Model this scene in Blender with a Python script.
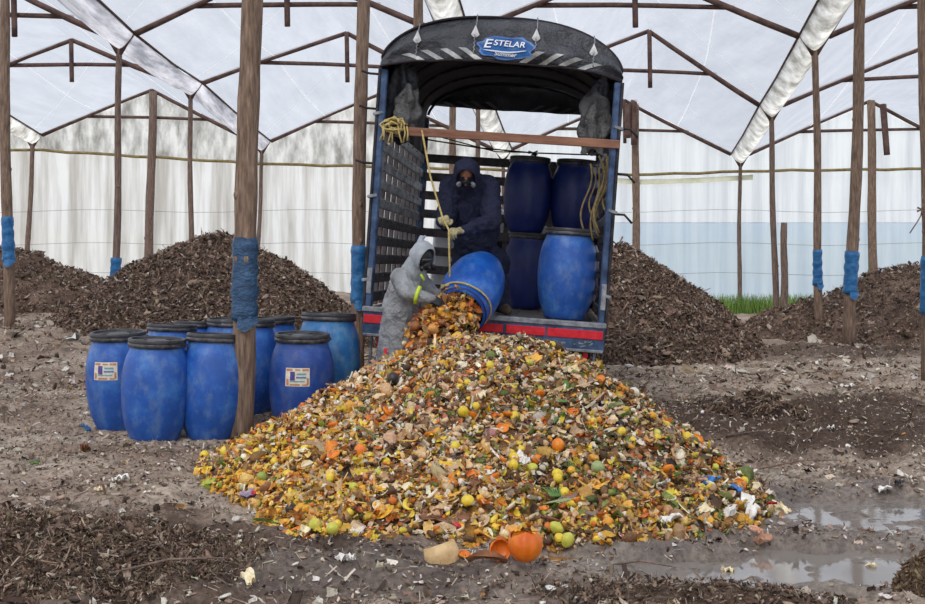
import bpy, math, random
import numpy as np
from mathutils import Vector, Matrix

for o in list(bpy.data.objects):
    bpy.data.objects.remove(o)
S = bpy.context.scene
COL = S.collection
random.seed(7)
RNG = np.random.default_rng(7)
PI = math.pi
R = math.radians

# ------------------------------------------------------------------ camera
CAMZ, F, HY = 1.6, 1200.0, 262.0
cam_d = bpy.data.cameras.new('camera')
cam_d.sensor_width = 36
cam_d.lens = F / 925 * 36
cam_d.shift_y = (HY - 302) / 925
cam_d.clip_end = 2000
cam = bpy.data.objects.new('camera', cam_d)
cam.location = (0, 0, CAMZ)
cam.rotation_euler = (PI / 2, 0, 0)
COL.objects.link(cam)
S.camera = cam

# ------------------------------------------------------------------ world, sun, exposure
w = bpy.data.worlds.new('overcast_sky')
S.world = w
w.use_nodes = True
nt = w.node_tree
nt.nodes.clear()
tc = nt.nodes.new('ShaderNodeTexCoord')
sx = nt.nodes.new('ShaderNodeSeparateXYZ')
nt.links.new(tc.outputs['Generated'], sx.inputs[0])
rp = nt.nodes.new('ShaderNodeValToRGB')
rp.color_ramp.elements[0].position = 0.0
rp.color_ramp.elements[0].color = (0.62, 0.68, 0.74, 1)
rp.color_ramp.elements[1].position = 0.35
rp.color_ramp.elements[1].color = (0.86, 0.89, 0.98, 1)
nt.links.new(sx.outputs['Z'], rp.inputs[0])
bg = nt.nodes.new('ShaderNodeBackground')
bg.inputs['Strength'].default_value = 1.12
nt.links.new(rp.outputs[0], bg.inputs[0])
wo = nt.nodes.new('ShaderNodeOutputWorld')
nt.links.new(bg.outputs[0], wo.inputs[0])

sun_d = bpy.data.lights.new('sun', 'SUN')
sun_d.energy = 3.4
sun_d.angle = R(20)
sun_d.color = (1.0, 0.96, 0.90)
sun = bpy.data.objects.new('sun', sun_d)
sun.rotation_euler = (R(38), R(-16), 0)
sun.location = (0, 0, 30)
COL.objects.link(sun)

S.view_settings.view_transform = 'Standard'
S.view_settings.look = 'None'
S.view_settings.gamma = 1
S.view_settings.use_curve_mapping = False
S.view_settings.exposure = 0.42
S.cycles.max_bounces = 8
S.cycles.transparent_max_bounces = 12
S.cycles.use_denoising = True

# ------------------------------------------------------------------ helpers: colour and materials
def lin(c):
    r = []
    for v in c:
        v = v / 255.0
        r.append(v / 12.92 if v <= 0.04045 else ((v + 0.055) / 1.055) ** 2.4)
    return tuple(r)

def rgba(c):
    return (*lin(c), 1)

class NT:
    def __init__(s, name):
        s.m = bpy.data.materials.new(name)
        s.m.use_nodes = True
        s.t = s.m.node_tree
        s.b = s.t.nodes['Principled BSDF']
        s.out = s.t.nodes['Material Output']
    def n(s, k, **kw):
        x = s.t.nodes.new(k)
        for a, b in kw.items():
            setattr(x, a, b)
        return x
    def l(s, a, b):
        s.t.links.new(a, b)
    def coord(s, scale=(1, 1, 1), kind='Object'):
        t = s.n('ShaderNodeTexCoord')
        m = s.n('ShaderNodeMapping')
        m.inputs['Scale'].default_value = scale
        s.l(t.outputs[kind], m.inputs[0])
        return m.outputs[0]
    def noise(s, vec, scale, detail=5, rough=0.6):
        x = s.n('ShaderNodeTexNoise')
        x.inputs['Scale'].default_value = scale
        x.inputs['Detail'].default_value = detail
        x.inputs['Roughness'].default_value = rough
        s.l(vec, x.inputs['Vector'])
        return x.outputs['Fac']
    def ramp(s, fac, stops):
        r = s.n('ShaderNodeValToRGB')
        el = r.color_ramp.elements
        while len(el) < len(stops):
            el.new(0.5)
        for e, (p, c) in zip(el, stops):
            e.position = p
            e.color = (*c, 1) if len(c) == 3 else c
        s.l(fac, r.inputs[0])
        return r.outputs[0]
    def bump(s, fac, strength, dist=0.01):
        b = s.n('ShaderNodeBump')
        b.inputs['Strength'].default_value = strength
        b.inputs['Distance'].default_value = dist
        s.l(fac, b.inputs['Height'])
        s.l(b.outputs[0], s.b.inputs['Normal'])

def pm(name, c1, c2, scale=8, rough=0.6, metal=0.0, bump=0.3, bdist=0.01, stretch=(1, 1, 1), c3=None, spec=0.4, lo=0.35, hi=0.65):
    """surface with two (three) of its own colours mixed by noise"""
    k = NT(name)
    v = k.coord(stretch)
    f = k.noise(v, scale)
    st = [(lo, lin(c1)), (hi, lin(c2))]
    if c3:
        st.append((min(hi + 0.1, 1), lin(c3)))
    k.l(k.ramp(f, st), k.b.inputs['Base Color'])
    k.b.inputs['Roughness'].default_value = rough
    k.b.inputs['Metallic'].default_value = metal
    k.b.inputs['Specular IOR Level'].default_value = spec
    if bump:
        k.bump(k.noise(v, scale * 3), bump, bdist)
    return k.m

def attr_mat(name, rough=0.7, bump=0.4, bs=60, spec=0.35, vary=0.35, wet=False):
    """base colour from the mesh's own per-piece colour"""
    k = NT(name)
    a = k.n('ShaderNodeVertexColor', layer_name='Col')
    v = k.coord()
    f = k.noise(v, bs)
    g = k.ramp(f, [(0.3, (1 - vary,) * 3), (0.7, (1 + vary * 0.4,) * 3)])
    mx = k.n('ShaderNodeMix', data_type='RGBA', blend_type='MULTIPLY')
    mx.inputs['Factor'].default_value = 1
    k.l(a.outputs['Color'], mx.inputs[6])
    k.l(g, mx.inputs[7])
    k.l(mx.outputs[2], k.b.inputs['Base Color'])
    k.b.inputs['Roughness'].default_value = rough
    k.b.inputs['Specular IOR Level'].default_value = spec
    if wet:
        ww = k.n('ShaderNodeAttribute', attribute_name='wet')
        k.l(k.ramp(ww.outputs['Fac'], [(0.0, (0.95,) * 3), (1.0, (0.28,) * 3)]), k.b.inputs['Roughness'])
    if bump:
        k.bump(k.noise(v, bs * 1.5), bump, 0.01)
    return k.m

# ------------------------------------------------------------------ helpers: meshes
class MB:
    def __init__(s):
        s.v, s.f, s.mi = [], [], []
        s.cur = 0
    def add(s, vs, fs):
        o = len(s.v)
        s.v.extend([tuple(p) for p in vs])
        s.f.extend([tuple(i + o for i in f) for f in fs])
        s.mi.extend([s.cur] * len(fs))
        return s
    def box(s, c, d, m=None):
        x, y, z = d[0] / 2, d[1] / 2, d[2] / 2
        vs = [Vector((a * x, b * y, e * z)) for e in (-1, 1) for b in (-1, 1) for a in (-1, 1)]
        if m is not None:
            vs = [m @ p for p in vs]
        vs = [p + Vector(c) for p in vs]
        return s.add(vs, [(0, 2, 3, 1), (4, 5, 7, 6), (0, 1, 5, 4), (2, 6, 7, 3), (0, 4, 6, 2), (1, 3, 7, 5)])
    def bbox(s, c, d, b=0.01, m=None):
        """bevelled box: chamfer on all twelve edges"""
        x, y, z = [k / 2 for k in d]
        b = min(b, x * .9, y * .9, z * .9)
        vs, idx = [], {}
        for sx_ in (-1, 1):
            for sy in (-1, 1):
                for sz in (-1, 1):
                    for ax in range(3):
                        p = [sx_ * x, sy * y, sz * z]
                        for q in range(3):
                            if q != ax:
                                p[q] -= (sx_, sy, sz)[q] * b
                        idx[(sx_, sy, sz, ax)] = len(vs)
                        vs.append(Vector(p))
        fs = []
        for ax in range(3):
            o1, o2 = (ax + 1) % 3, (ax + 2) % 3
            for sg in (-1, 1):
                r = []
                for a_, b_ in ((-1, -1), (1, -1), (1, 1), (-1, 1)):
                    t = [0, 0, 0]
                    t[ax], t[o1], t[o2] = sg, a_, b_
                    r.append(idx[(*t, ax)])
                fs.append(r if sg > 0 else r[::-1])
            for a_ in (-1, 1):
                for b_ in (-1, 1):
                    r = []
                    t0 = [0, 0, 0]; t0[o1], t0[o2] = a_, b_
                    t1 = list(t0); t0[ax] = -1; t1[ax] = 1
                    r = [idx[(*t0, o1)], idx[(*t1, o1)], idx[(*t1, o2)], idx[(*t0, o2)]]
                    fs.append(r if a_ * b_ > 0 else r[::-1])
        for sx_ in (-1, 1):
            for sy in (-1, 1):
                for sz in (-1, 1):
                    r = [idx[(sx_, sy, sz, q)] for q in range(3)]
                    fs.append(r if sx_ * sy * sz > 0 else r[::-1])
        if m is not None:
            vs = [m @ p for p in vs]
        return s.add([p + Vector(c) for p in vs], fs)
    def tube(s, pts, rad, seg=8, cap=True):
        pts = [Vector(p) for p in pts]
        n = len(pts)
        if not hasattr(rad, '__len__'):
            rad = [rad] * n
        base = len(s.v)
        up = None
        for i, p in enumerate(pts):
            t = (pts[min(i + 1, n - 1)] - pts[max(i - 1, 0)]).normalized()
            if up is None:
                up = t.orthogonal().normalized()
            else:
                up = (up - t * up.dot(t))
                up = up.normalized() if up.length > 1e-6 else t.orthogonal().normalized()
            b = t.cross(up)
            for k in range(seg):
                a = 2 * PI * k / seg
                s.v.append(tuple(p + (up * math.cos(a) + b * math.sin(a)) * rad[i]))
        for i in range(n - 1):
            for k in range(seg):
                a0 = base + i * seg + k
                a1 = base + i * seg + (k + 1) % seg
                s.f.append((a0, a1, a1 + seg, a0 + seg))
                s.mi.append(s.cur)
        if cap:
            s.f.append(tuple(base + k for k in range(seg))[::-1]); s.mi.append(s.cur)
            s.f.append(tuple(base + (n - 1) * seg + k for k in range(seg))); s.mi.append(s.cur)
        return s
    def lathe(s, prof, seg=32, m=None, close=False):
        """profile of (radius, z) about z"""
        base = len(s.v)
        for r_, z in prof:
            for k in range(seg):
                a = 2 * PI * k / seg
                p = Vector((r_ * math.cos(a), r_ * math.sin(a), z))
                if m is not None:
                    p = m @ p
                s.v.append(tuple(p))
        for i in range(len(prof) - 1):
            for k in range(seg):
                a0 = base + i * seg + k
                a1 = base + i * seg + (k + 1) % seg
                s.f.append((a0, a1, a1 + seg, a0 + seg)); s.mi.append(s.cur)
        if close:
            s.f.append(tuple(base + k for k in range(seg))[::-1]); s.mi.append(s.cur)
            e = base + (len(prof) - 1) * seg
            s.f.append(tuple(e + k for k in range(seg))); s.mi.append(s.cur)
        return s
    def ball(s, c, r_, m=None, seg=16, rings=10):
        if not hasattr(r_, '__len__'):
            r_ = (r_, r_, r_)
        c = Vector(c)
        vs = []
        for i in range(1, rings):
            t = PI * i / rings
            for k in range(seg):
                a = 2 * PI * k / seg
                vs.append(Vector((r_[0] * math.sin(t) * math.cos(a), r_[1] * math.sin(t) * math.sin(a), r_[2] * math.cos(t))))
        vs.append(Vector((0, 0, r_[2]))); vs.append(Vector((0, 0, -r_[2])))
        if m is not None:
            vs = [m @ p for p in vs]
        vs = [p + c for p in vs]
        fs = []
        for i in range(rings - 2):
            for k in range(seg):
                k2 = (k + 1) % seg
                fs.append((i * seg + k, (i + 1) * seg + k, (i + 1) * seg + k2, i * seg + k2))
        T, B = len(vs) - 2, len(vs) - 1
        for k in range(seg):
            fs.append((T, k, (k + 1) % seg))
            fs.append((B, (rings - 2) * seg + (k + 1) % seg, (rings - 2) * seg + k))
        return s.add(vs, fs)
    def caps(s, p0, p1, r0, r1):
        """tapered capsule"""
        s.tube([p0, p1], [r0, r1], 14)
        s.ball(p0, r0, seg=14, rings=8)
        s.ball(p1, r1, seg=14, rings=8)
        return s
    def grid(s, fn, nu, nv, flip=False):
        base = len(s.v)
        for j in range(nv + 1):
            for i in range(nu + 1):
                s.v.append(tuple(fn(i / nu, j / nv)))
        for j in range(nv):
            for i in range(nu):
                a = base + j * (nu + 1) + i
                q = (a, a + 1, a + nu + 2, a + nu + 1)
                s.f.append(q[::-1] if flip else q); s.mi.append(s.cur)
        return s

def link(o, parent=None):
    COL.objects.link(o)
    if parent is not None:
        o.parent = parent
    return o

def obj(name, mb, mats, parent=None, smooth=False, autos=None):
    me = bpy.data.meshes.new(name)
    me.from_pydata(mb.v, [], mb.f)
    if not isinstance(mats, (list, tuple)):
        mats = [mats]
    for m in mats:
        me.materials.append(m)
    if len(mats) > 1:
        me.polygons.foreach_set('material_index', mb.mi)
    if smooth:
        me.polygons.foreach_set('use_smooth', [True] * len(me.polygons))
    me.update()
    if autos:
        try:
            me.set_sharp_from_angle(angle=R(autos))
        except Exception:
            pass
    return link(bpy.data.objects.new(name, me), parent)

def nobj(name, V, Tri, mats, parent=None, col=None, smooth=False, wet=None, quads=False):
    """mesh from numpy arrays"""
    me = bpy.data.meshes.new(name)
    n = 4 if quads else 3
    me.vertices.add(len(V)); me.vertices.foreach_set('co', np.ascontiguousarray(V, dtype=np.float32).ravel())
    me.loops.add(Tri.size); me.loops.foreach_set('vertex_index', np.ascontiguousarray(Tri, dtype=np.int32).ravel())
    me.polygons.add(len(Tri)); me.polygons.foreach_set('loop_start', np.arange(len(Tri), dtype=np.int32) * n)
    if smooth:
        me.polygons.foreach_set('use_smooth', np.ones(len(Tri), dtype=bool))
    me.update(calc_edges=True)
    if col is not None:
        a = me.color_attributes.new('Col', 'FLOAT_COLOR', 'POINT')
        c = np.ones((len(V), 4), dtype=np.float32); c[:, :3] = col
        a.data.foreach_set('color', c.ravel())
    if wet is not None:
        a = me.attributes.new('wet', 'FLOAT', 'POINT')
        a.data.foreach_set('value', wet.astype(np.float32))
    me.materials.append(mats)
    return link(bpy.data.objects.new(name, me), parent)

def tag(o, label=None, cat=None, group=None, kind=None):
    if label: o['label'] = label
    if cat: o['category'] = cat
    if group: o['group'] = group
    if kind: o['kind'] = kind
    return o

def thing(name, label, cat, loc=(0, 0, 0), rot=(0, 0, 0), group=None):
    o = bpy.data.objects.new(name, None)
    o.location = loc
    o.rotation_euler = rot
    o.empty_display_size = 0.1
    COL.objects.link(o)
    return tag(o, label, cat, group)

def dup(root, loc, rot, label, group=None, scale=None):
    r = root.copy(); COL.objects.link(r)
    r.location = loc; r.rotation_euler = rot
    if scale: r.scale = scale
    r['label'] = label
    if group: r['group'] = group
    for ch in list(root.children):
        c = ch.copy(); COL.objects.link(c); c.parent = r
        for g in ch.children:
            d = g.copy(); COL.objects.link(d); d.parent = c
    return r

def P(px, py, Z):
    return Vector(((px - 462.5) * Z / F, Z, CAMZ - (py - HY) * Z / F))

# ------------------------------------------------------------------ numpy noise
_tab = RNG.random((256, 256))
def vnoise(x, y):
    xi = np.floor(x).astype(int); yi = np.floor(y).astype(int)
    fx = x - xi; fy = y - yi
    fx = fx * fx * (3 - 2 * fx); fy = fy * fy * (3 - 2 * fy)
    a = _tab[xi & 255, yi & 255]; b = _tab[(xi + 1) & 255, yi & 255]
    c = _tab[xi & 255, (yi + 1) & 255]; d = _tab[(xi + 1) & 255, (yi + 1) & 255]
    return (a * (1 - fx) + b * fx) * (1 - fy) + (c * (1 - fx) + d * fx) * fy
def fbm(x, y, oct=5, g=0.5):
    s = 0; a = 1; t = 0
    for i in range(oct):
        s = s + a * (vnoise(x + 17.3 * i, y + 5.1 * i) - 0.5); t += a
        a *= g; x = x * 2.03; y = y * 2.03
    return s / t * 2
def sst(a, b, x):
    t = np.clip((x - a) / (b - a), 0, 1)
    return t * t * (3 - 2 * t)

def ell(x, y, cx, cy, rx, ry):
    return np.sqrt(((x - cx) / rx) ** 2 + ((y - cy) / ry) ** 2)

# ------------------------------------------------------------------ terrain functions
WATER = -0.045
def puddle_mask(x, y):
    m1 = 1 - sst(0.62, 1.0, ell(x, y, 2.05, 6.35, 1.75, 0.62) + 0.5 * fbm(x * 2.6, y * 4.5, 4))
    m2 = 0.75 * (1 - sst(0.6, 1.0, ell(x, y, 2.6, 7.75, 1.1, 0.75) + 0.5 * fbm(x * 3 + 9, y * 4, 4)))
    return np.clip(np.maximum(m1, m2), 0, 1)
def wet_mask(x, y):
    m = 1 - sst(0.7, 1.1, ell(x, y, 2.2, 7.2, 2.6, 1.7) + 0.3 * fbm(x * 2, y * 2, 4))
    m2 = 1 - sst(0.6, 1.1, ell(x, y, 0.0, 6.0, 1.8, 0.55) + 0.3 * fbm(x * 2, y * 2, 4))
    return np.clip(np.maximum(m, 0.6 * m2), 0, 1)
def dark_mask(x, y):
    """freshly turned dark soil"""
    a = 1 - sst(0.5, 1.0, ell(x, y, 3.2, 12.0, 2.4, 2.6) + 0.5 * fbm(x * 0.9, y * 0.7, 4))
    b = 1 - sst(0.5, 1.0, ell(x, y, 6.5, 20.0, 5.0, 1.8) + 0.5 * fbm(x, y, 4))
    c = 1 - sst(0.6, 1.0, ell(x, y, -2.3, 6.0, 2.3, 1.8) + 0.5 * fbm(x, y, 4))
    return np.clip(a + b * 0.8 + c * 0.8, 0, 1)
def ground0(x, y):
    g = 0.5 * sst(14, 21, y) * sst(-0.5, -4.5, x)
    g = g + 0.13 * sst(10.9, 12.3, y) * sst(0.2, -1.2, x)
    return g
def ground(x, y):
    x = np.asarray(x, float); y = np.asarray(y, float)
    rough = 1 - 0.45 * wet_mask(x, y)
    under = sst(3.0, 1.4, np.abs(x - 0.3)) * sst(11, 12.5, y) * sst(19, 17, y)
    rough = rough * (1 - 0.85 * under)
    dm = dark_mask(x, y)
    g = ground0(x, y) + 0.05 * fbm(x * 0.8, y * 0.8, 3) * rough
    g = g + (0.07 + 0.16 * dm) * fbm(x * 2.3, y * 2.3, 5, 0.6) * rough
    g = g + 0.05 * np.abs(fbm(x * 9, y * 9, 3)) * rough
    ridge = np.exp(-((x - 5.8) / 2.6) ** 2) * np.exp(-((y - 20.3) / 1.3) ** 2)
    g = g + 0.14 * ridge * (0.8 + 0.6 * fbm(x * 1.5, y * 1.5, 4))
    hs = np.exp(-((x - 1.0) / 4.2) ** 2) * np.exp(-((y - 5.6) / 0.25) ** 2)
    g = g - 0.10 * puddle_mask(x, y) + 0.02 + 0.045 * wet_mask(x, y) * fbm(x * 6 + 3, y * 9, 4, .6)
    return g

FOOT = [(0.2, 6.48), (-0.94, 6.66), (-1.5, 7.75), (-2.15, 9.5), (-1.65, 10.8), (-1.2, 11.6), (0.2, 12.3), (1.5, 12.2),
        (1.95, 11), (1.95, 9.2), (2.08, 7.6), (1.68, 6.9), (1.0, 6.5)]
PK = (0.3, 10.25)
_fa = np.array([math.atan2(b - PK[1], a - PK[0]) for a, b in FOOT])
_fr = .945 * np.array([math.hypot(b - PK[1], a - PK[0]) for a, b in FOOT])
_o = np.argsort(_fa); _fa = _fa[_o]; _fr = _fr[_o]
_fa3 = np.concatenate([_fa - 2 * PI, _fa, _fa + 2 * PI]); _fr3 = np.concatenate([_fr] * 3)
def pile_rho(x, y):
    a = np.arctan2(y - PK[1], x - PK[0])
    r_ = np.hypot(x - PK[0], y - PK[1])
    return r_ / np.interp(a, _fa3, _fr3)
def pile(x, y):
    """height of the food waste heap above z = 0; negative outside it"""
    rho = pile_rho(x, y)
    q = np.clip((rho - 0.16) / 0.84, 0, 2)
    h = 0.90 * (1 - q ** 1.2)
    h = h + 0.07 * fbm(x * 2.1 + 3, y * 2.1, 4) * sst(1.1, 0.8, rho) + 0.05 * fbm(x * 7, y * 7, 3) * sst(1.05, 0.8, rho)
    return h
HEAPS = {   # cx, cy, rx, ry, height, seed
    'a': (-9.6, 23.6, 3.7, 3.2, 1.28, 1),
    'b': (-4.0, 20.4, 2.9, 2.8, 1.42, 2),
    'c': (2.75, 20.9, 2.5, 2.9, 1.86, 3),
    'd': (10.0, 25.4, 4.2, 3.6, 1.55, 4),
}
def heap(k, x, y):
    cx, cy, rx, ry, h, sd = HEAPS[k]
    rho = ell(x, y, cx, cy, rx, ry) + 0.10 * fbm(x * 0.9 + sd * 7, y * 0.9, 3)
    b = h * np.cos(np.clip(rho, 0, 1.15) * PI / 2) ** 1.0 if False else h * (1 - np.clip(rho, 0, 1.2) ** 1.35)
    return b + 0.16 * fbm(x * 1.4 + sd * 3, y * 1.4, 5, 0.6) * sst(1.1, 0.7, rho)
def solid(x, y):
    x = np.asarray(x, float); y = np.asarray(y, float)
    z = np.maximum(ground(x, y), pile(x, y))
    for k in HEAPS:
        z = np.maximum(z, heap(k, x, y) + ground0(x, y))
    return z
_ZZ = np.arange(4.8, 32, 0.01)
def onto(px, py):
    """point of the terrain seen at a place of the photo"""
    z = CAMZ - (py - HY) * _ZZ / F
    h = solid((px - 462.5) * _ZZ / F, _ZZ)
    i = int(np.argmax(z < h))
    return Vector(((px - 462.5) * _ZZ[i] / F, _ZZ[i], float(h[i])))
def nrm(fn, x, y, e=0.04):
    dx = (fn(x + e, y) - fn(x - e, y)) / (2 * e)
    dy = (fn(x, y + e) - fn(x, y - e)) / (2 * e)
    n = np.stack([-dx, -dy, np.ones_like(dx)], -1)
    return n / np.linalg.norm(n, axis=-1, keepdims=True)

# ------------------------------------------------------------------ scatter helpers
def rot_from(n, tilt):
    """random rotation matrices with local z near the normals n"""
    N = len(n)
    n = n + RNG.normal(0, 1, (N, 3)) * np.reshape(tilt, (-1, 1) if np.ndim(tilt) else (1, 1))
    n /= np.linalg.norm(n, axis=1, keepdims=True)
    t = RNG.normal(0, 1, (N, 3)); t -= n * (t * n).sum(1, keepdims=True)
    t /= np.linalg.norm(t, axis=1, keepdims=True)
    b = np.cross(n, t)
    return np.stack([t, b, n], -1)
def scatter(tpls, pos, rot, scl, col, shade=0.0):
    Vs, Ts, Cs = [], [], []
    off = 0
    which = RNG.integers(0, len(tpls), len(pos))
    for k, (tv, tf) in enumerate(tpls):
        m = np.where(which == k)[0]
        if not len(m): continue
        v = tv[None] * scl[m][:, None, :]
        v = np.einsum('nij,nkj->nki', rot[m], v) + pos[m][:, None, :]
        nv = len(tv)
        f = tf[None] + (np.arange(len(m)) * nv)[:, None, None] + off
        off += len(m) * nv
        Vs.append(v.reshape(-1, 3)); Ts.append(f.reshape(-1, 3))
        Cs.append(np.repeat(col[m], nv, 0))
    return np.concatenate(Vs), np.concatenate(Ts), np.concatenate(Cs)
def gridtpl(nu, nv, fn):
    v = np.array([fn(i / nu - 0.5, j / nv - 0.5) for j in range(nv + 1) for i in range(nu + 1)], float)
    t = []
    for j in range(nv):
        for i in range(nu):
            a = j * (nu + 1) + i
            t += [(a, a + 1, a + nu + 2), (a, a + nu + 2, a + nu + 1)]
    return v, np.array(t)
def rj(s):
    return float(RNG.normal(0, s))
def t_peel():
    c = RNG.uniform(1.5, 4)
    s = RNG.uniform(-1, 1)
    return gridtpl(4, 3, lambda u, v: (math.sin(u * c) / c * 1.6 + rj(.03), v * (1 - 0.9 * abs(u)) + rj(.05) + s * u * u, (1 - math.cos(u * c)) / c * 1.3 + v * v * 0.5 + rj(.04)))
def t_leaf():
    return gridtpl(4, 2, lambda u, v: (u * 1.5, v * (1 - (2 * u) ** 2 * .95) * .8, abs(v) * .35 - u * u * .7 + rj(.04)))
def t_strip():
    a, b = rj(1), rj(1)
    return gridtpl(5, 1, lambda u, v: (u * 2.2, v * .28 + .35 * a * u * u, .5 * b * u * u + rj(.03)))
def t_crumple():
    return gridtpl(4, 4, lambda u, v: (u * 1.1 + rj(.08), v * 1.0 + rj(.08), rj(.16)))
def t_chunk(seg=7, rings=5, j=.14):
    m = MB().ball((0, 0, 0), .5, seg=seg, rings=rings)
    v = np.array(m.v); v *= (1 + RNG.normal(0, j, (len(v), 1)))
    t = []
    for f in m.f:
        t += [(f[0], f[1], f[2])] + ([(f[0], f[2], f[3])] if len(f) == 4 else [])
    return v, np.array(t)
def t_slab():
    n = RNG.integers(5, 8); v = []
    rr = RNG.uniform(.35, .6, n)
    for z in (-.09, .09):
        for k in range(n):
            a = 2 * PI * k / n
            v.append((rr[k] * math.cos(a), rr[k] * math.sin(a) * .8, z))
    v.append((0, 0, -.07)); v.append((0, 0, .12))
    t = []
    for k in range(n):
        k2 = (k + 1) % n
        t += [(2 * n, k2, k), (2 * n + 1, n + k, n + k2), (k, k2, n + k2), (k, n + k2, n + k)]
    return np.array(v), np.array(t)
def t_fibre():
    a, b = rj(1), rj(.6)
    return gridtpl(3, 1, lambda u, v: (u * 2, v * .16 + .3 * a * u * u, .5 * b * u * u))
def palette(pal, n):
    """colours drawn from (weight, rgb) with a little of each piece's own variation"""
    wts = np.array([p[0] for p in pal], float); wts /= wts.sum()
    cs = np.array([lin(p[1]) for p in pal])
    i = RNG.choice(len(pal), n, p=wts)
    return np.clip(cs[i] * RNG.uniform(.7, 1.25, (n, 1)) * RNG.uniform(.93, 1.07, (n, 3)), 0, 1)

# ------------------------------------------------------------------ materials
M = {}
M['timber'] = pm('weathered_timber', (96, 78, 70), (138, 118, 106), 6, .85, bump=.5, stretch=(6, 6, .8))
M['rafter'] = pm('roof_timber', (74, 56, 52), (112, 88, 80), 5, .85, bump=.3, stretch=(1, 1, 1))  # back-lit look under the bright roof put into a darker brown
M['pole'] = pm('pole_bark', (100, 82, 70), (152, 128, 110), 7, .85, bump=.9, bdist=.015, stretch=(5, 5, .7), c3=(178, 158, 138))
M['wrap'] = pm('blue_plastic_wrap', (24, 84, 140), (52, 122, 176), 9, .3, bump=.5, bdist=.02, stretch=(1, 1, 2), c3=(96, 150, 190))
M['wrap_dark'] = pm('dark_blue_plastic_wrap', (34, 62, 92), (60, 96, 134), 8, .3, bump=.7, bdist=.03, stretch=(1, 1, 2), c3=(98, 128, 158))

def plastic(name, tint_a, tint_b, transp, stretch, scale, stain=None, zsplit=None, bump=.5, lo=.3, hi=.7, clear=False):
    k = NT(name)
    v = k.coord(stretch)
    f = k.noise(v, scale, 6, .62)
    stops = [(lo, lin(tint_a)), (hi, lin(tint_b))]
    c = k.ramp(f, stops)
    tr = k.n('ShaderNodeBsdfTranslucent'); df = k.n('ShaderNodeBsdfDiffuse'); gl = k.n('ShaderNodeBsdfGlossy')
    gl.inputs['Roughness'].default_value = .35
    tp = k.n('ShaderNodeBsdfTransparent')
    k.l(c, tr.inputs[0]); k.l(c, df.inputs[0])
    if clear: tp.inputs[0].default_value = (.95, .95, .95, 1)
    else: k.l(c, tp.inputs[0])
    b = k.n('ShaderNodeBump'); b.inputs['Strength'].default_value = bump; b.inputs['Distance'].default_value = .08
    v2 = k.coord()
    k.l(k.noise(v2, 1.3, 5, .55), b.inputs['Height'])
    for x in (tr, df, gl):
        k.l(b.outputs[0], x.inputs['Normal'])
    a = k.n('ShaderNodeMixShader'); a.inputs[0].default_value = .18
    k.l(tr.outputs[0], a.inputs[1]); k.l(df.outputs[0], a.inputs[2])
    g = k.n('ShaderNodeMixShader'); g.inputs[0].default_value = .06
    k.l(a.outputs[0], g.inputs[1]); k.l(gl.outputs[0], g.inputs[2])
    e = k.n('ShaderNodeMixShader'); e.inputs[0].default_value = transp
    k.l(g.outputs[0], e.inputs[1]); k.l(tp.outputs[0], e.inputs[2])
    k.l(e.outputs[0], k.out.inputs[0])
    k.t.nodes.remove(k.b)
    return k.m
M['roof'] = plastic('greenhouse_film', (138, 143, 151), (160, 164, 171), .30, (2.2, .25, 1), 1.1, bump=1.0, lo=.3, hi=.7, clear=True)
M['roof_seam'] = plastic('film_seam', (250, 250, 252), (255, 255, 255), .1, (1, 1, 1), 2)
M['wall_l'] = plastic('stained_wall_film', (196, 188, 180), (248, 244, 242), .10, (1.6, 1, .10), 1.6, lo=.36, hi=.6)
M['wall_r'] = plastic('blue_grey_wall_film', (214, 216, 220), (246, 246, 248), .12, (1.6, 1, .08), 1.8, lo=.3, hi=.6)
M['wall_rl'] = plastic('lower_blue_wall_film', (188, 202, 216), (220, 228, 236), .14, (1.6, 1, .1), 1.8)
M['gable'] = plastic('dirty_gable_film', (150, 144, 138), (244, 240, 236), .10, (1.3, 1, .45), 2.2, lo=.34, hi=.62, bump=1)
M['gutter_film'] = plastic('gutter_film', (140, 138, 130), (222, 222, 218), .10, (1, .6, 1), 2.4, lo=.35, hi=.6)
M['gutter_bright'] = plastic('gutter_film_clean', (128, 130, 138), (214, 214, 220), .12, (4, .25, 1), 2.0, lo=.35, hi=.65)

# ================================================================== SETTING
# ---- ground: one sheet, finer near the camera
def axis(parts):
    out = []
    for a, b, n in parts:
        out.append(np.linspace(a, b, n, endpoint=False))
    return np.concatenate(out)
gx = axis([(-26, -12, 60), (-12, -5, 100), (-5, 5.5, 360), (5.5, 14, 120), (14, 26, 50)])
gy = axis([(-6, 4.6, 40), (4.6, 13, 340), (13, 24, 170), (24, 40.2, 70)])
GX, GY = np.meshgrid(gx, gy)
GZ = ground(GX, GY)
V = np.stack([GX, GY, GZ], -1).reshape(-1, 3)
nx, ny = len(gx), len(gy)
I = (np.arange(ny - 1)[:, None] * nx + np.arange(nx - 1)[None]).ravel()
Q = np.stack([I, I + 1, I + nx + 1, I + nx], -1)
x, y = V[:, 0], V[:, 1]
dry = np.array(lin((150, 131, 116))); drk = np.array(lin((86, 70, 61))); lite = np.array(lin((184, 168, 152))); mud = np.array(lin((116, 107, 101)))
t1 = sst(-.35, .45, fbm(x * 1.6, y * 1.6, 5, .6))[:, None]
c = dry * (1 - t1) + lite * t1
t2 = np.clip(dark_mask(x, y) + .7 * sst(.05, .5, fbm(x * 2.7 + 40, y * 2.7, 5, .6)), 0, 1)[:, None]
c = c * (1 - t2) + drk * t2
wt = wet_mask(x, y)[:, None]
c = c * (1 - wt * .7) + mud * wt * .7
wet = np.clip(wet_mask(x, y) * 1.0, 0, 1)
M['ground'] = attr_mat('ground_soil', .95, 1.0, 28, .3, .55, wet=True)
g = nobj('floor', V, Q, M['ground'], col=c, smooth=True, wet=wet, quads=True)
tag(g, kind='structure')

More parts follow.
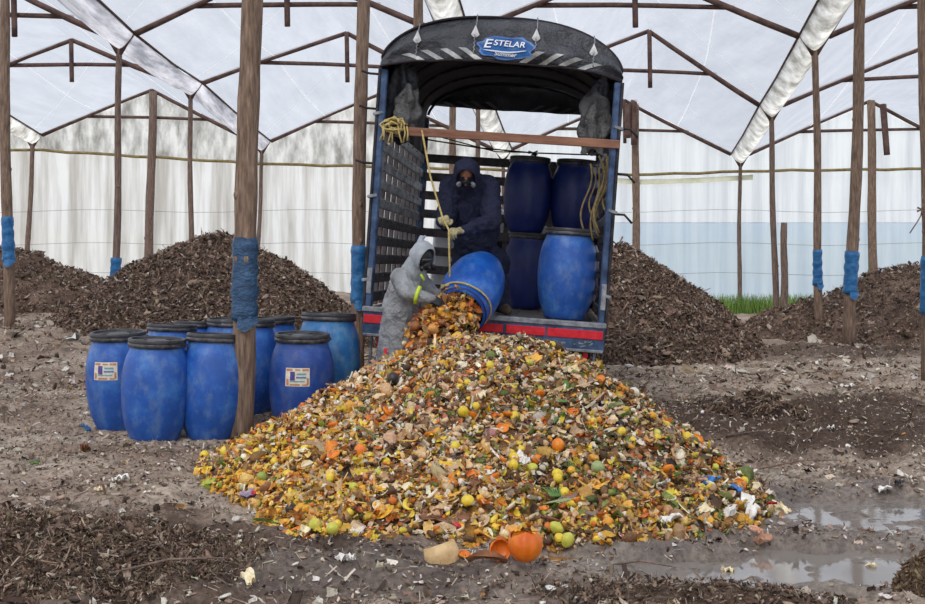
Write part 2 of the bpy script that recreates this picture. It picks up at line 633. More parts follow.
# ---- outside land
o = MB()
o.grid(lambda u, v: ((u - .5) * 700, 40.5 + v * 320, -0.1 + 10 * (max(0, v - .25)) * (1.2 + .5 * math.sin(u * 9) + .3 * math.sin(u * 23))), 40, 16)
ob = obj('trim_1', o, pm('meadow', (150, 156, 142), (176, 180, 166), .15, .9, bump=0), smooth=True)  # distant haze put into the paled, greyed green
tag(ob, kind='structure')

# ---- roof skeleton nodes.  index k = gutter line, j = frame
FZ = [40.0, 31.0, 24.0, 18.0, 10.5, 3.0, -6.0]
def Xn(px, j): return (px - 462.5) * FZ[j] / F
def Zn(py, j): return CAMZ - (py - HY) * FZ[j] / F
GUT = {
    -1: [(-21.6, 5.4), (-20.2, 5.6), (-18.5, 5.9), (-18, 6.1), (-17.5, 6.2), (-17, 6.3), (-17, 6.3)],
    0: [(Xn(33, 0), Zn(146, 0)), (Xn(-47, 1), Zn(97, 1)), (-11.6, 5.9), (-12.2, 6.2), (-12.2, 6.4), (-12.2, 6.5), (-12.2, 6.5)],
    1: [(Xn(262, 0), Zn(152, 0)), (Xn(191, 1), Zn(97, 1)), (Xn(120, 2), Zn(52, 2)), (-6.75, 6.2), (-6.7, 6.5), (-6.7, 6.6), (-6.7, 6.6)],
    2: [(Xn(503, 0), Zn(160, 0)), (Xn(478, 1), Zn(108, 1)), (Xn(454, 2), Zn(50, 2)), (Xn(418, 3), 6.3), (-.9, 6.5), (-1.1, 6.6), (-1.1, 6.6)],
    3: [(Xn(740, 0), Zn(165, 0)), (Xn(771, 1), Zn(119, 1)), (Xn(814, 2), Zn(54, 2)), (6.2, 6.3), (5.6, 6.5), (5.2, 6.6), (5.2, 6.6)],
    4: [(Xn(975, 0), Zn(160, 0)), (15.6, 5.6), (14.5, 5.9), (13.4, 6.3), (12.4, 6.5), (12, 6.6), (12, 6.6)],
    5: [(25, 5.4), (23.4, 5.6), (22, 6), (21, 6.3), (20, 6.5), (20, 6.6), (20, 6.6)],
}
RID = {(0, 0): (152, 90), (0, 1): (72, 40), (0, 2): (15, -8), (1, 0): (380, 94), (1, 1): (347, 33), (2, 0): (624, 100), (2, 1): (649, 31),
       (3, 0): (870, 101), (3, 1): (928, 46)}
EO, EU = .30, .36       # rafter foot: offset from the gutter line and rise over the fork
def ridge(k, j):
    if (k, j) in RID:
        px, py = RID[(k, j)]
        return Vector((Xn(px, j), FZ[j], Zn(py, j)))
    a, b = GUT[k][j], GUT[k + 1][j]
    return Vector(((a[0] + b[0]) / 2, FZ[j], (a[1] + b[1]) / 2 + EU + 1.35))
def foot(k, j, side):
    a = GUT[k][j]
    return Vector((a[0] + side * EO, FZ[j], a[1] + EU))

# ceiling film
cb = MB(); cs = MB()
for k in range(-1, 5):
    for j in range(len(FZ) - 1):
        for side in (0, 1):
            if side == 0:
                A0, A1 = foot(k, j, 1), foot(k, j + 1, 1)
            else:
                A0, A1 = foot(k + 1, j, -1), foot(k + 1, j + 1, -1)
            B0, B1 = ridge(k, j), ridge(k, j + 1)
            def fn(u, v, A0=A0, A1=A1, B0=B0, B1=B1, k=k, j=j, side=side):
                p = (A0.lerp(A1, v)).lerp(B0.lerp(B1, v), u)
                sag = math.sin(PI * v) * .10 * (1 - .3 * u)
                wr = .05 * float(fbm(np.array(p.x * .9 + 11 * k), np.array(p.y * .35 + 5 * side), 4)) * math.sin(PI * v) ** .5 * math.sin(PI * u) ** .4 if 0 < v < 1 and 0 < u < 1 else 0
                p.z += .05 - sag + wr
                return p
            cb.grid(fn, 14, 14)
            # welded seam across the sheet, diagonal crease
            for (u0, v0, u1, v1) in ((.02, .15, .98, .75), (.5, .02, .5, .98)):
                n = 12
                prev = None
                for q in range(n + 1):
                    t = q / n
                    p = fn(u0 + (u1 - u0) * t, v0 + (v1 - v0) * t); p.z -= .012
                    if prev is not None:
                        d = Vector((0, .02, 0)) if abs(u1 - u0) > .2 else Vector((.02, 0, 0))
                        cs.add([prev - d, prev + d, p + d, p - d], [(0, 1, 2, 3)])
                    prev = p
ce = obj('ceiling', cb, M['roof'], smooth=True); tag(ce, kind='structure')
ob = obj('film_seam', cs, M['roof_seam'], ce)

# back wall, side walls
wb = MB()
XS = sorted(set([GUT[k][0][0] for k in GUT]))
PUR = lambda x: 5.0 if x < -5 else 4.85   # purlin height
def pz(x):   # purlin along the back wall, from the photo
    px = x * 30 + 462.5
    return CAMZ - (np.interp(px, [0, 33, 262, 500, 640, 760, 925, 1100], [150, 150, 164, 170, 175, 171, 169, 168]) - HY) / 30
def topz(x):
    for k in range(-1, 5):
        a, r_, b = foot(k, 0, 0), ridge(k, 0), foot(k + 1, 0, 0)
        if a.x <= x <= b.x:
            if x < r_.x: return a.z + (r_.z - a.z) * (x - a.x) / (r_.x - a.x)
            return b.z + (r_.z - b.z) * (b.x - x) / (b.x - r_.x)
    return 5.5
YB = 40.15
def wfn(x0, x1, lo, hi, n=60):
    def fn(u, v):
        x = x0 + (x1 - x0) * u
        a, b = lo(x), hi(x)
        z = a + (b - a) * v
        yy = YB + .05 * float(fbm(np.array(x * 1.7), np.array(z * .25), 4)) + .03 * float(fbm(np.array(x * .6 + z * .8), np.array(z * .9 - x * .3), 3))
        return (x, yy, z)
    return fn
def wall(x0, x1, lo, hi, idx, n):
    wb.cur = idx
    wb.grid(wfn(x0, x1, lo, hi), n, 14)
wall(-21.6, 2.5, lambda x: -.3, pz, 0, 140)
wall(2.5, 25, lambda x: 2.9, pz, 1, 120)
wall(2.5, 25, lambda x: -.3, lambda x: 2.93, 2, 120)
wall(-21.6, 2.0, pz, topz, 3, 180)
wall(2.0, 25, pz, topz, 4, 160)
ob = obj('wall_back', wb, [M['wall_l'], M['wall_r'], M['wall_rl'], M['gable'], M['wall_r']], smooth=True)
tag(ob, kind='structure')
for nm, xx, xe in (('wall_left', -21.8, -17.2), ('wall_right', 25.2, 20.2)):
    o = MB(); o.grid(lambda u, v: (xx + (xe - xx) * u, 40 - 46 * u, -.2 + 6.3 * v), 30, 8)
    tag(obj(nm, o, M['wall_r'], smooth=True), kind='structure')

# timber helper: a slightly crooked bar
def bar(mb, a, b, r0, r1=None, bend=.0, n=5, seg=7):
    a, b = Vector(a), Vector(b)
    r1 = r1 or r0
    d = (b - a)
    side = d.cross(Vector((0, 1, 0))).normalized() if d.cross(Vector((0, 1, 0))).length > .01 else Vector((1, 0, 0))
    pts, rr = [], []
    ph = random.uniform(0, 6)
    for i in range(n + 1):
        t = i / n
        off = math.sin(t * PI) * bend + math.sin(t * 7 + ph) * bend * .3 * math.sin(t * PI)
        pts.append(a + d * t + side * off); rr.append(r0 + (r1 - r0) * t)
    mb.tube(pts, rr, seg)

# trusses: one per bay and frame
bayname = {-1: 'leftmost', 0: 'left', 1: 'centre left', 2: 'centre right', 3: 'right', 4: 'far right'}
frname = ['against the back wall', 'second from the back wall', 'third from the back wall']
for j in range(3):
    for k in range(0, 4):
        a, r_, b = foot(k, j, 1), ridge(k, j), foot(k + 1, j, -1)
        t = thing('roof_truss', 'brown timber truss of the %s roof bay, %s' % (bayname[k], frname[j]), 'roof truss', (r_.x, r_.y, 0))
        L = lambda p: Vector(p) - t.location
        for e, q in ((a, -1), (b, 1)):
            mb = MB(); bar(mb, L(e), L(r_), .07, .06, .03); obj('rafter', mb, M['rafter'], t, True)
        tz = .42
        pa, pb = r_.lerp(a, 1 - tz), r_.lerp(b, 1 - tz)
        zz = (pa.z + pb.z) / 2
        mb = MB(); bar(mb, L(pa + Vector((-.1, .08, 0))), L(pb + Vector((.1, .08, 0))), .055, .05, .02); obj('tie_beam', mb, M['rafter'], t, True)
        mb = MB(); bar(mb, L(r_ + Vector((0, -.08, 0))), L(Vector((r_.x + .02, r_.y - .08, zz - .45))), .06, .06, .0); obj('king_post', mb, M['rafter'], t, True)
# frames above and behind the camera
for j in range(3, 6):
    for k in range(0, 4):
        a, r_, b = foot(k, j, 1), ridge(k, j), foot(k + 1, j, -1)
        mb = MB(); bar(mb, a, r_, .07, .06, .03); bar(mb, b, r_, .07, .06, .03)
        tag(obj('rafter_pair', mb, M['rafter'], smooth=True), 'brown timber rafter pair overhead above the view', 'rafter', 'rafter pairs overhead')
# gutters
gname = {0: 'pale film gutter along the leftmost valley of the roof', 1: 'shiny clear film gutter hanging along the left roof valley',
         2: 'stained film gutter along the middle roof valley above the truck', 3: 'stained grey film gutter along the right roof valley', 4: 'film gutter at the far right edge of the roof'}
for k in range(0, 5):
    mb = MB(); ed = MB()
    for j in range(len(FZ) - 1):
        a, b = GUT[k][j], GUT[k][j + 1]
        def fn(u, v, a=a, b=b, j=j, k=k):
            x0 = a[0] + (b[0] - a[0]) * v; z0 = a[1] + (b[1] - a[1]) * v; y0 = FZ[j] + (FZ[j + 1] - FZ[j]) * v
            an = (u - .5) * 2
            wr = .03 * float(fbm(np.array(u * 5 + k * 3), np.array(y0 * .8), 4))
            return (x0 + an * EO * (1.0), y0, z0 + EU * (.12 + .88 * abs(an) ** 1.7) - .08 * math.sin(PI * v) + wr)
        mb.grid(fn, 10, 18)
        for sgn in (-1, 1):
            ed.tube([(a[0] + sgn * EO, FZ[j], a[1] + EU), ((a[0] + b[0]) / 2 + sgn * EO, (FZ[j] + FZ[j + 1]) / 2, (a[1] + b[1]) / 2 + EU - .05),
                     (b[0] + sgn * EO, FZ[j + 1], b[1] + EU)], .028, 6)
    g = obj('roof_gutter', mb, M['gutter_bright' if k == 1 else 'gutter_film'], smooth=True)
    tag(g, gname[k], 'gutter')
    obj('edge_cable', ed, M['rafter'], g, True)
# purlins on the back wall
mb = MB()
pts = [(x, YB - .18, float(pz(x)) + .02 * math.sin(x * 3)) for x in np.linspace(-21, 25, 60)]
mb.tube(pts, .05, 7)
tag(obj('wall_rail', mb, pm('rail_yellowed', (120, 104, 60), (150, 136, 92), 6, .8), smooth=True), 'long thin timber rail running across the whole back wall', 'rail')
mb = MB()
mb.grid(lambda u, v: (4.3 + u * 5.4, YB - .10, float(pz(4.3 + u * 5.4)) - .10 - v * .17 - .06 * math.sin(u * 3)), 20, 1)
tag(obj('film_strip', mb, pm('pale_yellow_film', (228, 230, 196), (244, 246, 226), 4, .5)), 'pale yellow film strip rolled under the back wall rail at right', 'plastic strip')
mb = MB()
for zz in (2.2, 3.3, 1.2):
    pts = [(x, YB - .12, zz + .05 * math.sin(x * .9)) for x in np.linspace(-21, 25, 40)]
    mb.tube(pts, .006, 5)
tag(obj('wall_wire', mb, pm('dark_wire', (90, 90, 90), (120, 120, 120), 5, .6), smooth=True), 'thin wires stretched across the film of the back wall', 'wire')

# ---- posts
def post(label, top, base, r0, r1, wrap=None, fork=None, mat='timber', bend=.03, wmat='wrap', wr=1.12, n=10, seg=12):
    b = Vector(base); tp = Vector(top)
    b.z = float(min(solid(b.x, b.y), ground(b.x, b.y) + 5)) - .12 if b.z is None or b.z == 0 else b.z
    t = thing('timber_post', label, 'post', (b.x, b.y, b.z))
    tp = tp - b
    pts, rr = [], []
    ph = random.uniform(0, 6)
    for i in range(n + 1):
        s_ = i / n
        pts.append(Vector((tp.x * s_ + bend * math.sin(s_ * 5 + ph) * math.sin(PI * s_), tp.y * s_, tp.z * s_)))
        rr.append((r0 + (r1 - r0) * s_) * (1 + .05 * math.sin(i * 2.3 + ph)))
    mb = MB().tube(pts, rr, seg)
    for q in range(5):     # knots
        s_ = random.uniform(.05, .6); i = int(s_ * n); a = random.uniform(0, 2 * PI)
        mb.ball(pts[i] + Vector((math.cos(a), math.sin(a), 0)) * rr[i] * .85, (r0 * .3, r0 * .3, r0 * .45), seg=8, rings=6)
    obj('shaft', mb, M[mat], t, True)
    def at(z):
        s_ = (z - b.z) / tp.z * n
        i = max(0, min(n - 1, int(s_)))
        return pts[i].lerp(pts[i + 1], s_ - i), rr[i] + (rr[i + 1] - rr[i]) * (s_ - i)
    if wrap:
        z0, z1 = wrap
        wp, wr_ = [], []
        m = 12
        for i in range(m + 1):
            p, r_ = at(z0 + (z1 - z0) * i / m)
            wp.append(p); wr_.append(r_ * wr * (1 + .05 * math.sin(i * 1.9) + random.uniform(-.03, .03)))
        mbw = MB().tube(wp, wr_, 16)
        ve = []
        for v_ in mbw.v:
            ve.append((v_[0] + random.uniform(-.006, .006), v_[1] + random.uniform(-.006, .006), v_[2] + random.uniform(-.012, .012)))
        mbw.v = ve
        # loose flap
        p, r_ = at(z0 + .04)
        mbw.grid(lambda u, v: p + Vector((math.cos(-1.9 + u * 1.6) * r_ * wr * (1 + .25 * v), math.sin(-1.9 + u * 1.6) * r_ * wr * (1 + .25 * v), -.10 * v * (1 + .4 * math.sin(u * 5)))), 6, 2)
        obj('plastic_wrap', mbw, M[wmat], t, True)
    if fork:
        mbf = MB()
        for sgn in (-1, 1):
            mbf.tube([tp + Vector((0, 0, -.1)), tp + Vector((sgn * EO * .55, 0, EU * .45)), tp + Vector((sgn * EO, 0, EU))], [.06, .05, .045], 7)
        obj('forked_bracket', mbf, M['rafter'], t, True)
    return t
def gpost(k, j, bx, base_z, label, r_=.09, **kw):
    r_ *= .78
    g = GUT[k][j]
    X = (bx - 462.5) * FZ[j] / F
    Z0 = base_z if base_z is not None else float(ground0(X, FZ[j]))
    return post(label, (g[0], FZ[j] - .05, g[1] + .05), (X, FZ[j] - .05, Z0 - .1 if Z0 else -.1), r_, r_ * .75, fork=True, **kw)
def wz(y, Z): return CAMZ - (y - HY) * Z / F
gpost(0, 0, 26, .4, 'thin leaning post under the leftmost gutter, behind the far left compost heap', .12)
gpost(1, 0, 256, .4, 'thin post at the back wall partly hidden by the nearest big pole', .10)
gpost(2, 0, 506, -.05, 'back wall post seen through the truck body', .10)
gpost(3, 0, 739, -.05, 'thin straight post at the back wall where the right gutter ends', .10)
gpost(0, 1, -50, .4, 'post under the left gutter outside the left edge', .10)
gpost(1, 1, 192, .4, 'thin forked post rising behind the heap of compost, left of the nearest pole', .10)
gpost(2, 1, 480, -.05, 'pale post seen through the back of the truck, behind the crouched driver', .10)
gpost(3, 1, 776, -.05, 'forked post under the right gutter with a short stake tied against it', .11)
gpost(0, 2, -120, .4, 'post beyond the left edge of the view', .10)
gpost(1, 2, 115, .45, 'forked post with a small blue wrap between the two left compost heaps', .10, wrap=(wz(288, 24), wz(258, 24)), wr=1.5)
gpost(2, 2, 452, -.05, 'tan post seen through the truck just left of the hooded worker', .11, mat='pole')
gpost(3, 2, 819, -.05, 'slim brown post with a blue wrap, left of the red brown wrapped pole', .11, mat='pole', wrap=(wz(285, 24), wz(250, 24)), wr=1.2)
gpost(2, 3, 418, -.05, 'brown post standing beside the front left corner of the truck', .12, mat='pole')
post('thick back wall post under the left gable peak', (Xn(154, 0), 39.9, Zn(92, 0)), (Xn(149, 0), 39.9, .3), .15, .13)
post('back wall post under the gable peak just right of the truck', (Xn(635, 0), 39.9, Zn(104, 0)), (Xn(635, 0), 39.9, -.1), .13, .12, mat='pole')
post('back wall post under the right gable peak, rising behind the far right heap', (Xn(870, 0), 39.9, Zn(101, 0)), (Xn(873, 0), 39.9, -.1), .15, .13, mat='pole')
post('back wall post under the middle gable, hidden behind the truck canopy', (Xn(380, 0), 39.9, Zn(94, 0)), (Xn(380, 0), 39.9, -.1), .13, .12)
post('short dark stake tied against a forked post near the grass', (Xn(781, 1), 30.7, wz(223, 31)), (Xn(780, 1), 30.7, -.1), .10, .08)
for px, py0, py1, lab in ((628, 104, 138, 'short timber hanging under the roof just right of the truck'), (883, 104, 155, 'slanting short timber hanging from the right gable peak'), (634, 100, 145, 'longer timber stub hanging beside the truck top')):
    a, b = P(px, py0, 39.6), P(px + (4 if px > 800 else 0), py1, 39.6)
    mb = MB(); bar(mb, a, b, .11, .10)
    tag(obj('hanging_timber', mb, M['rafter'], smooth=True), lab, 'timber')
# the big near poles
post('thickest rough pole nearest the camera, dark blue plastic tied around it', P(254, -60, 10.8), (P(241, 440, 10.8).x, 10.8, -.1), .109, .092, wrap=(wz(320, 10.8), wz(238, 10.8)), mat='pole', wmat='wrap_dark', wr=1.13, bend=.015, n=16, seg=18)
post('tall brown pole with blue wrap standing just left of the truck', P(366, -120, 15.4), (P(357, 388, 15.4).x, 15.4, 0.02), .092, .08, wrap=(wz(303, 15.4), wz(246, 15.4)), mat='pole', wr=1.12, bend=.02, n=14)
post('pole with a bright blue wrap at the far left edge', P(4, -60, 19), (P(10, 322, 19).x, 19, .35), .090, .072, wrap=(wz(261, 19), wz(217, 19)), mat='pole', wr=1.15, n=14)
post('red brown wrapped pole leaning slightly right, third from the right edge', P(862, -60, 21), (P(848, 353, 21).x, 21, -.1), .105, .09, wrap=(wz(293, 21.6), wz(252, 21.6)), mat='pole', wr=1.22, bend=.04, n=14)
p925 = post('pole with a long blue wrap cut by the right edge, twig tied on', P(924, -60, 15.6), (P(928, 390, 15.6).x, 15.6, -.1), .085, .075, wrap=(wz(314, 15.6), wz(256, 15.6)), mat='pole', wr=1.2, n=14)
mb = MB(); q = P(924, 210, 15.5); mb.tube([q, q + Vector((-.12, -.1, -.15)), q + Vector((-.22, -.1, -.30))], .008, 6)
for i in range(14):
    a = random.uniform(0, 6.28); mb.tube([q + Vector((-.06, -.1, 0)), q + Vector((-.06 + .07 * math.cos(a), -.1, .07 * math.sin(a)))], .012, 5)
tag(obj('tied_twig', mb, M['timber'], smooth=True), 'dry twig bundle tied to the pole at the right edge', 'twig')

# ================================================================== HEAPS OF COMPOST
M['compost'] = attr_mat('compost', .95, 1.0, 22, .2, .6)
M['bits'] = attr_mat('loose_bits', .8, .3, 90, .3, .3)
def flat(t, k_=.35):
    return t[0] * np.array([1.2, .9, k_]), t[1]
FIB = [t_fibre() for _ in range(8)] + [t_peel() for _ in range(2)] + [flat(t_chunk(7, 5, .3)) for _ in range(3)] + [t_crumple() for _ in range(3)] + [t_strip() for _ in range(3)]
SOILPAL = [(6, (124, 102, 88)), (5, (94, 77, 67)), (3.5, (150, 128, 112)), (1.6, (172, 152, 136)), (.5, (200, 186, 172)), (1, (64, 52, 46)), (.1, (214, 208, 200))]
labels = {'a': 'dark brown compost heap at the far left edge', 'b': 'large brown compost heap behind the blue drums left of the truck',
          'c': 'large brown compost heap right of the truck', 'd': 'compost heap at the far right behind the wrapped poles'}
for k, (cx, cy, rx, ry, h, sd) in HEAPS.items():
    n = 150
    uu, vv = np.meshgrid(np.linspace(-1.25, 1.25, n), np.linspace(-1.25, 1.25, n))
    X, Y = cx + uu * rx, cy + vv * ry
    Zh = heap(k, X, Y) + ground0(X, Y) + .06 * np.abs(fbm(X * 6, Y * 6, 3))
    Zh = np.maximum(Zh, ground0(X, Y) - .35)
    Vv = np.stack([X, Y, Zh], -1).reshape(-1, 3)
    I = (np.arange(n - 1)[:, None] * n + np.arange(n - 1)[None]).ravel()
    Q = np.stack([I, I + 1, I + n + 1, I + n], -1)
    xx, yy = Vv[:, 0], Vv[:, 1]
    tt = sst(-.4, .5, fbm(xx * 3, yy * 3, 5, .65))[:, None]
    cc = np.array(lin((90, 73, 64))) * (1 - tt) + np.array(lin((132, 110, 96))) * tt
    Vl = Vv - np.array([cx, cy, 0])
    hb = nobj('compost_heap', Vl, Q, M['compost'], col=cc, smooth=True, quads=True)
    hb.location = (cx, cy, 0)
    tag(hb, labels[k], 'compost heap')
    N = 52000 if k in 'bc' else 30000
    a = RNG.uniform(0, 2 * PI, N); rr = np.sqrt(RNG.random(N)) * 1.02
    px_, py_ = cx + rx * rr * np.cos(a), cy + ry * rr * np.sin(a)
    keep = (py_ < cy + ry * .45)
    px_, py_ = px_[keep], py_[keep]; N = len(px_)
    fh = lambda x, y: heap(k, x, y) + ground0(x, y)
    pos = np.stack([px_ - cx, py_ - cy, fh(px_, py_) + RNG.uniform(.0, .09, N)], -1)
    sz = RNG.lognormal(math.log(.038), .45, N)
    scl = np.stack([sz, sz * RNG.uniform(.5, 1, N), sz], -1)
    Vs, Ts, Cs = scatter(FIB, pos, rot_from(nrm(fh, px_, py_), .7), scl, palette(SOILPAL, N))
    fo = nobj('straw_and_fibre', Vs, Ts, M['bits'], hb, col=Cs); tag(fo, kind='stuff')

# small mounds near the camera
def small_mound(label, cx, cy, rx, ry, h, N, szm, pal, name='compost_mound', c1=(70, 56, 48), c2=(108, 90, 76)):
    n = 70
    uu, vv = np.meshgrid(np.linspace(-1.2, 1.2, n), np.linspace(-1.2, 1.2, n))
    X, Y = cx + uu * rx, cy + vv * ry
    def fh(x, y):
        rho = ell(x, y, cx, cy, rx, ry) + .12 * fbm(x * 3, y * 3, 3)
        return h * (1 - np.clip(rho, 0, 1.3) ** 1.8) + .22 * h * fbm(x * 5, y * 5, 4, .6) * sst(1.1, .6, rho) + ground0(x, y)
    Zh = fh(X, Y)
    Vv = np.stack([X - cx, Y - cy, Zh], -1).reshape(-1, 3)
    I = (np.arange(n - 1)[:, None] * n + np.arange(n - 1)[None]).ravel()
    Q = np.stack([I, I + 1, I + n + 1, I + n], -1)
    xx, yy = X.ravel(), Y.ravel()
    tt = sst(-.4, .5, fbm(xx * 6, yy * 6, 5, .65))[:, None]
    hb = nobj(name, Vv, Q, M['compost'], col=np.array(lin(c1)) * (1 - tt) + np.array(lin(c2)) * tt, smooth=True, quads=True)
    hb.location = (cx, cy, 0); tag(hb, label, 'compost mound')
    a = RNG.uniform(0, 2 * PI, N); rr = np.sqrt(RNG.random(N)) * 1.0
    px_, py_ = cx + rx * rr * np.cos(a), cy + ry * rr * np.sin(a)
    pos = np.stack([px_ - cx, py_ - cy, np.maximum(fh(px_, py_), ground(px_, py_)) + RNG.uniform(0, .03, N)], -1)
    sz = RNG.lognormal(math.log(szm), .5, N)
    scl = np.stack([sz * 1.2, sz * RNG.uniform(.25, .9, N), sz], -1)
    Vs, Ts, Cs = scatter(FIB, pos, rot_from(nrm(fh, px_, py_), .8), scl, palette(pal, N))
    fo = nobj('straw_and_fibre', Vs, Ts, M['bits'], hb, col=Cs); tag(fo, kind='stuff')
DPAL = [(5, (112, 92, 78)), (4, (80, 64, 55)), (3.5, (144, 122, 104)), (2, (170, 150, 130)), (.7, (200, 186, 168))]
small_mound('dark fibrous compost mound in the bottom left corner', -2.15, 6.15, 1.15, .95, .26, 26000, .0165, DPAL)
small_mound('round straw covered clod in the bottom right corner', 2.2, 5.72, .14, .14, .16, 1800, .018, [(4, (124, 102, 80)), (3, (92, 74, 60)), (2, (154, 132, 106))], 'compost_clod')
small_mound('clumpy dark soil mound in the turned ground right of the food heap', 2.95, 12.2, .55, .5, .24, 1500, .03, DPAL, 'soil_mound', (52, 40, 36), (80, 62, 54))
small_mound('low dark soil mound at the bottom edge right of the pumpkin', 1.05, 5.62, .75, .28, .07, 2200, .016, DPAL, 'soil_mound')

# ---- puddle
mb = MB(); mb.grid(lambda u, v: (0.3 + u * 4.4, 5.5 + v * 3.5, WATER), 2, 2)
k = NT('muddy_water')
k.b.inputs['Base Color'].default_value = rgba((134, 128, 122)); k.b.inputs['IOR'].default_value = 1.6; k.b.inputs['Roughness'].default_value = .05
k.b.inputs['Specular IOR Level'].default_value = .9
k.bump(k.noise(k.coord(), 9), .05, .01)
tag(obj('puddle', mb, k.m), 'shallow muddy puddle reflecting the roof at the bottom right', 'puddle')

# ---- loose debris over the ground
def debris(name, N, xr, yr, szm, zoff, pal, power=1.0, cond=None, tpls=None, tilt=.55, sg=.5):
    px_ = RNG.uniform(*xr, N); py_ = yr[0] + (yr[1] - yr[0]) * RNG.random(N) ** power
    keep = (pile_rho(px_, py_) > .97) & (puddle_mask(px_, py_) < .45)
    if cond is not None: keep &= cond(px_, py_)
    px_, py_ = px_[keep], py_[keep]; n = len(px_)
    pos = np.stack([px_, py_, ground(px_, py_) + zoff], -1)
    sz = RNG.lognormal(math.log(szm), sg, n)
    scl = np.stack([sz, sz * RNG.uniform(.4, 1, n), sz * .7], -1)
    Vs, Ts, Cs = scatter(tpls or FIB, pos, rot_from(nrm(ground, px_, py_), tilt), scl, palette(pal, n))
    o = nobj(name, Vs, Ts, M['bits'], col=Cs)
    return tag(o, kind='stuff')
GP = [(5, (148, 128, 112)), (4, (114, 94, 80)), (3, (176, 158, 140)), (2.0, (200, 186, 168)), (3, (76, 60, 53)), (.8, (222, 214, 202)), (.15, (200, 150, 90))]
debris('ground_litter', 75000, (-5.5, 5.2), (5.0, 14), .018, .006, GP, 1.15)
debris('far_litter', 26000, (-10, 11), (13, 22), .036, .012, GP, 1.0)
PP = [(4, (226, 218, 206)), (3, (200, 188, 172)), (1, (240, 236, 230)), (1, (170, 150, 130))]
CR = [t_crumple() for _ in range(4)] + [t_slab() for _ in range(3)]
debris('pale_paper_scraps', 3600, (-5.5, 5.2), (5.2, 14), .024, .014, PP, 1.1, tpls=CR, tilt=.35)
debris('pale_far_scraps', 500, (-9, 10), (14, 20), .07, .02, PP, 1.0, tpls=CR, tilt=.3)

# grass by the back wall
BL = [gridtpl(3, 1, lambda u, v: (v * .06 * (1 - (u + .5) * .9), .25 * (u + .5) ** 2 * s_, (u + .5))) for s_ in (-1, 0.2, 1)]
N = 4500
px_ = RNG.uniform(7.6, 13.2, N); py_ = RNG.uniform(35.5, 39.8, N)
n_ = np.tile(np.array([[0, 0, 1.0]]), (N, 1))
rm = rot_from(n_, .18)
hh = RNG.uniform(.25, .62, N)
Vs, Ts, Cs = scatter(BL, np.stack([px_, py_, np.zeros(N)], -1), rm, np.stack([hh, hh, hh], -1), palette([(3, (104, 140, 60)), (2, (140, 168, 82)), (1, (84, 112, 50))], N))
tag(nobj('grass', Vs, Ts, M['bits'], col=Cs), 'bright green grass strip at the foot of the back wall right of the middle', 'grass', kind='stuff')

# ================================================================== DRUMS
def drum_mat(name, base, lightc, dirt, rough=.42):
    k = NT(name)
    v = k.coord((1, 1, 1)); v2 = k.coord((1.6, 1.6, 1.0))
    f = k.noise(v, 4.0, 6, .7); f2 = k.noise(v2, 5, 7, .72)
    c1 = k.ramp(f, [(.30, lin([q * .86 for q in base])), (.5, lin(base)), (.72, lin(lightc))])
    c2 = k.ramp(f2, [(.50, (0, 0, 0)), (.78, (.7, .7, .7))])
    mx = k.n('ShaderNodeMix', data_type='RGBA')
    k.l(c2, mx.inputs[0]); k.l(c1, mx.inputs[6]); mx.inputs[7].default_value = rgba(dirt)
    v3 = k.coord((3.0, 3.0, 26))
    sc_ = k.ramp(k.noise(v3, 3.0, 6, .75), [(.62, (0, 0, 0)), (.70, (.55, .55, .55))])
    m2 = k.n('ShaderNodeMix', data_type='RGBA')
    k.l(sc_, m2.inputs[0]); k.l(mx.outputs[2], m2.inputs[6]); m2.inputs[7].default_value = rgba(lightc)
    k.l(m2.outputs[2], k.b.inputs['Base Color'])
    k.b.inputs['Roughness'].default_value = rough
    k.bump(k.noise(v, 30), .12, .01)
    return k.m
M['drum'] = drum_mat('blue_drum_plastic', (34, 88, 174), (70, 128, 196), (124, 146, 166))
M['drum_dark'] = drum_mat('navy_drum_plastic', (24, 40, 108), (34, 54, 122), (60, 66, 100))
M['drum_worn'] = drum_mat('worn_blue_drum_plastic', (36, 104, 168), (76, 142, 190), (140, 160, 160))
M['lid'] = pm('black_lid', (36, 36, 40), (70, 70, 74), 9, .4, bump=.2)
M['ring'] = pm('clamp_ring', (52, 50, 52), (104, 102, 104), 12, .35, .5, bump=.2)
PROF = [(.0, .0), (.19, .0), (.205, .012), (.222, .06), (.262, .16), (.285, .28), (.297, .42), (.298, .52), (.292, .62), (.275, .72), (.252, .79), (.238, .83), (.236, .855)]
def drum_at(h): return float(np.interp(h, [p[1] for p in PROF[1:]], [p[0] for p in PROF[1:]]))
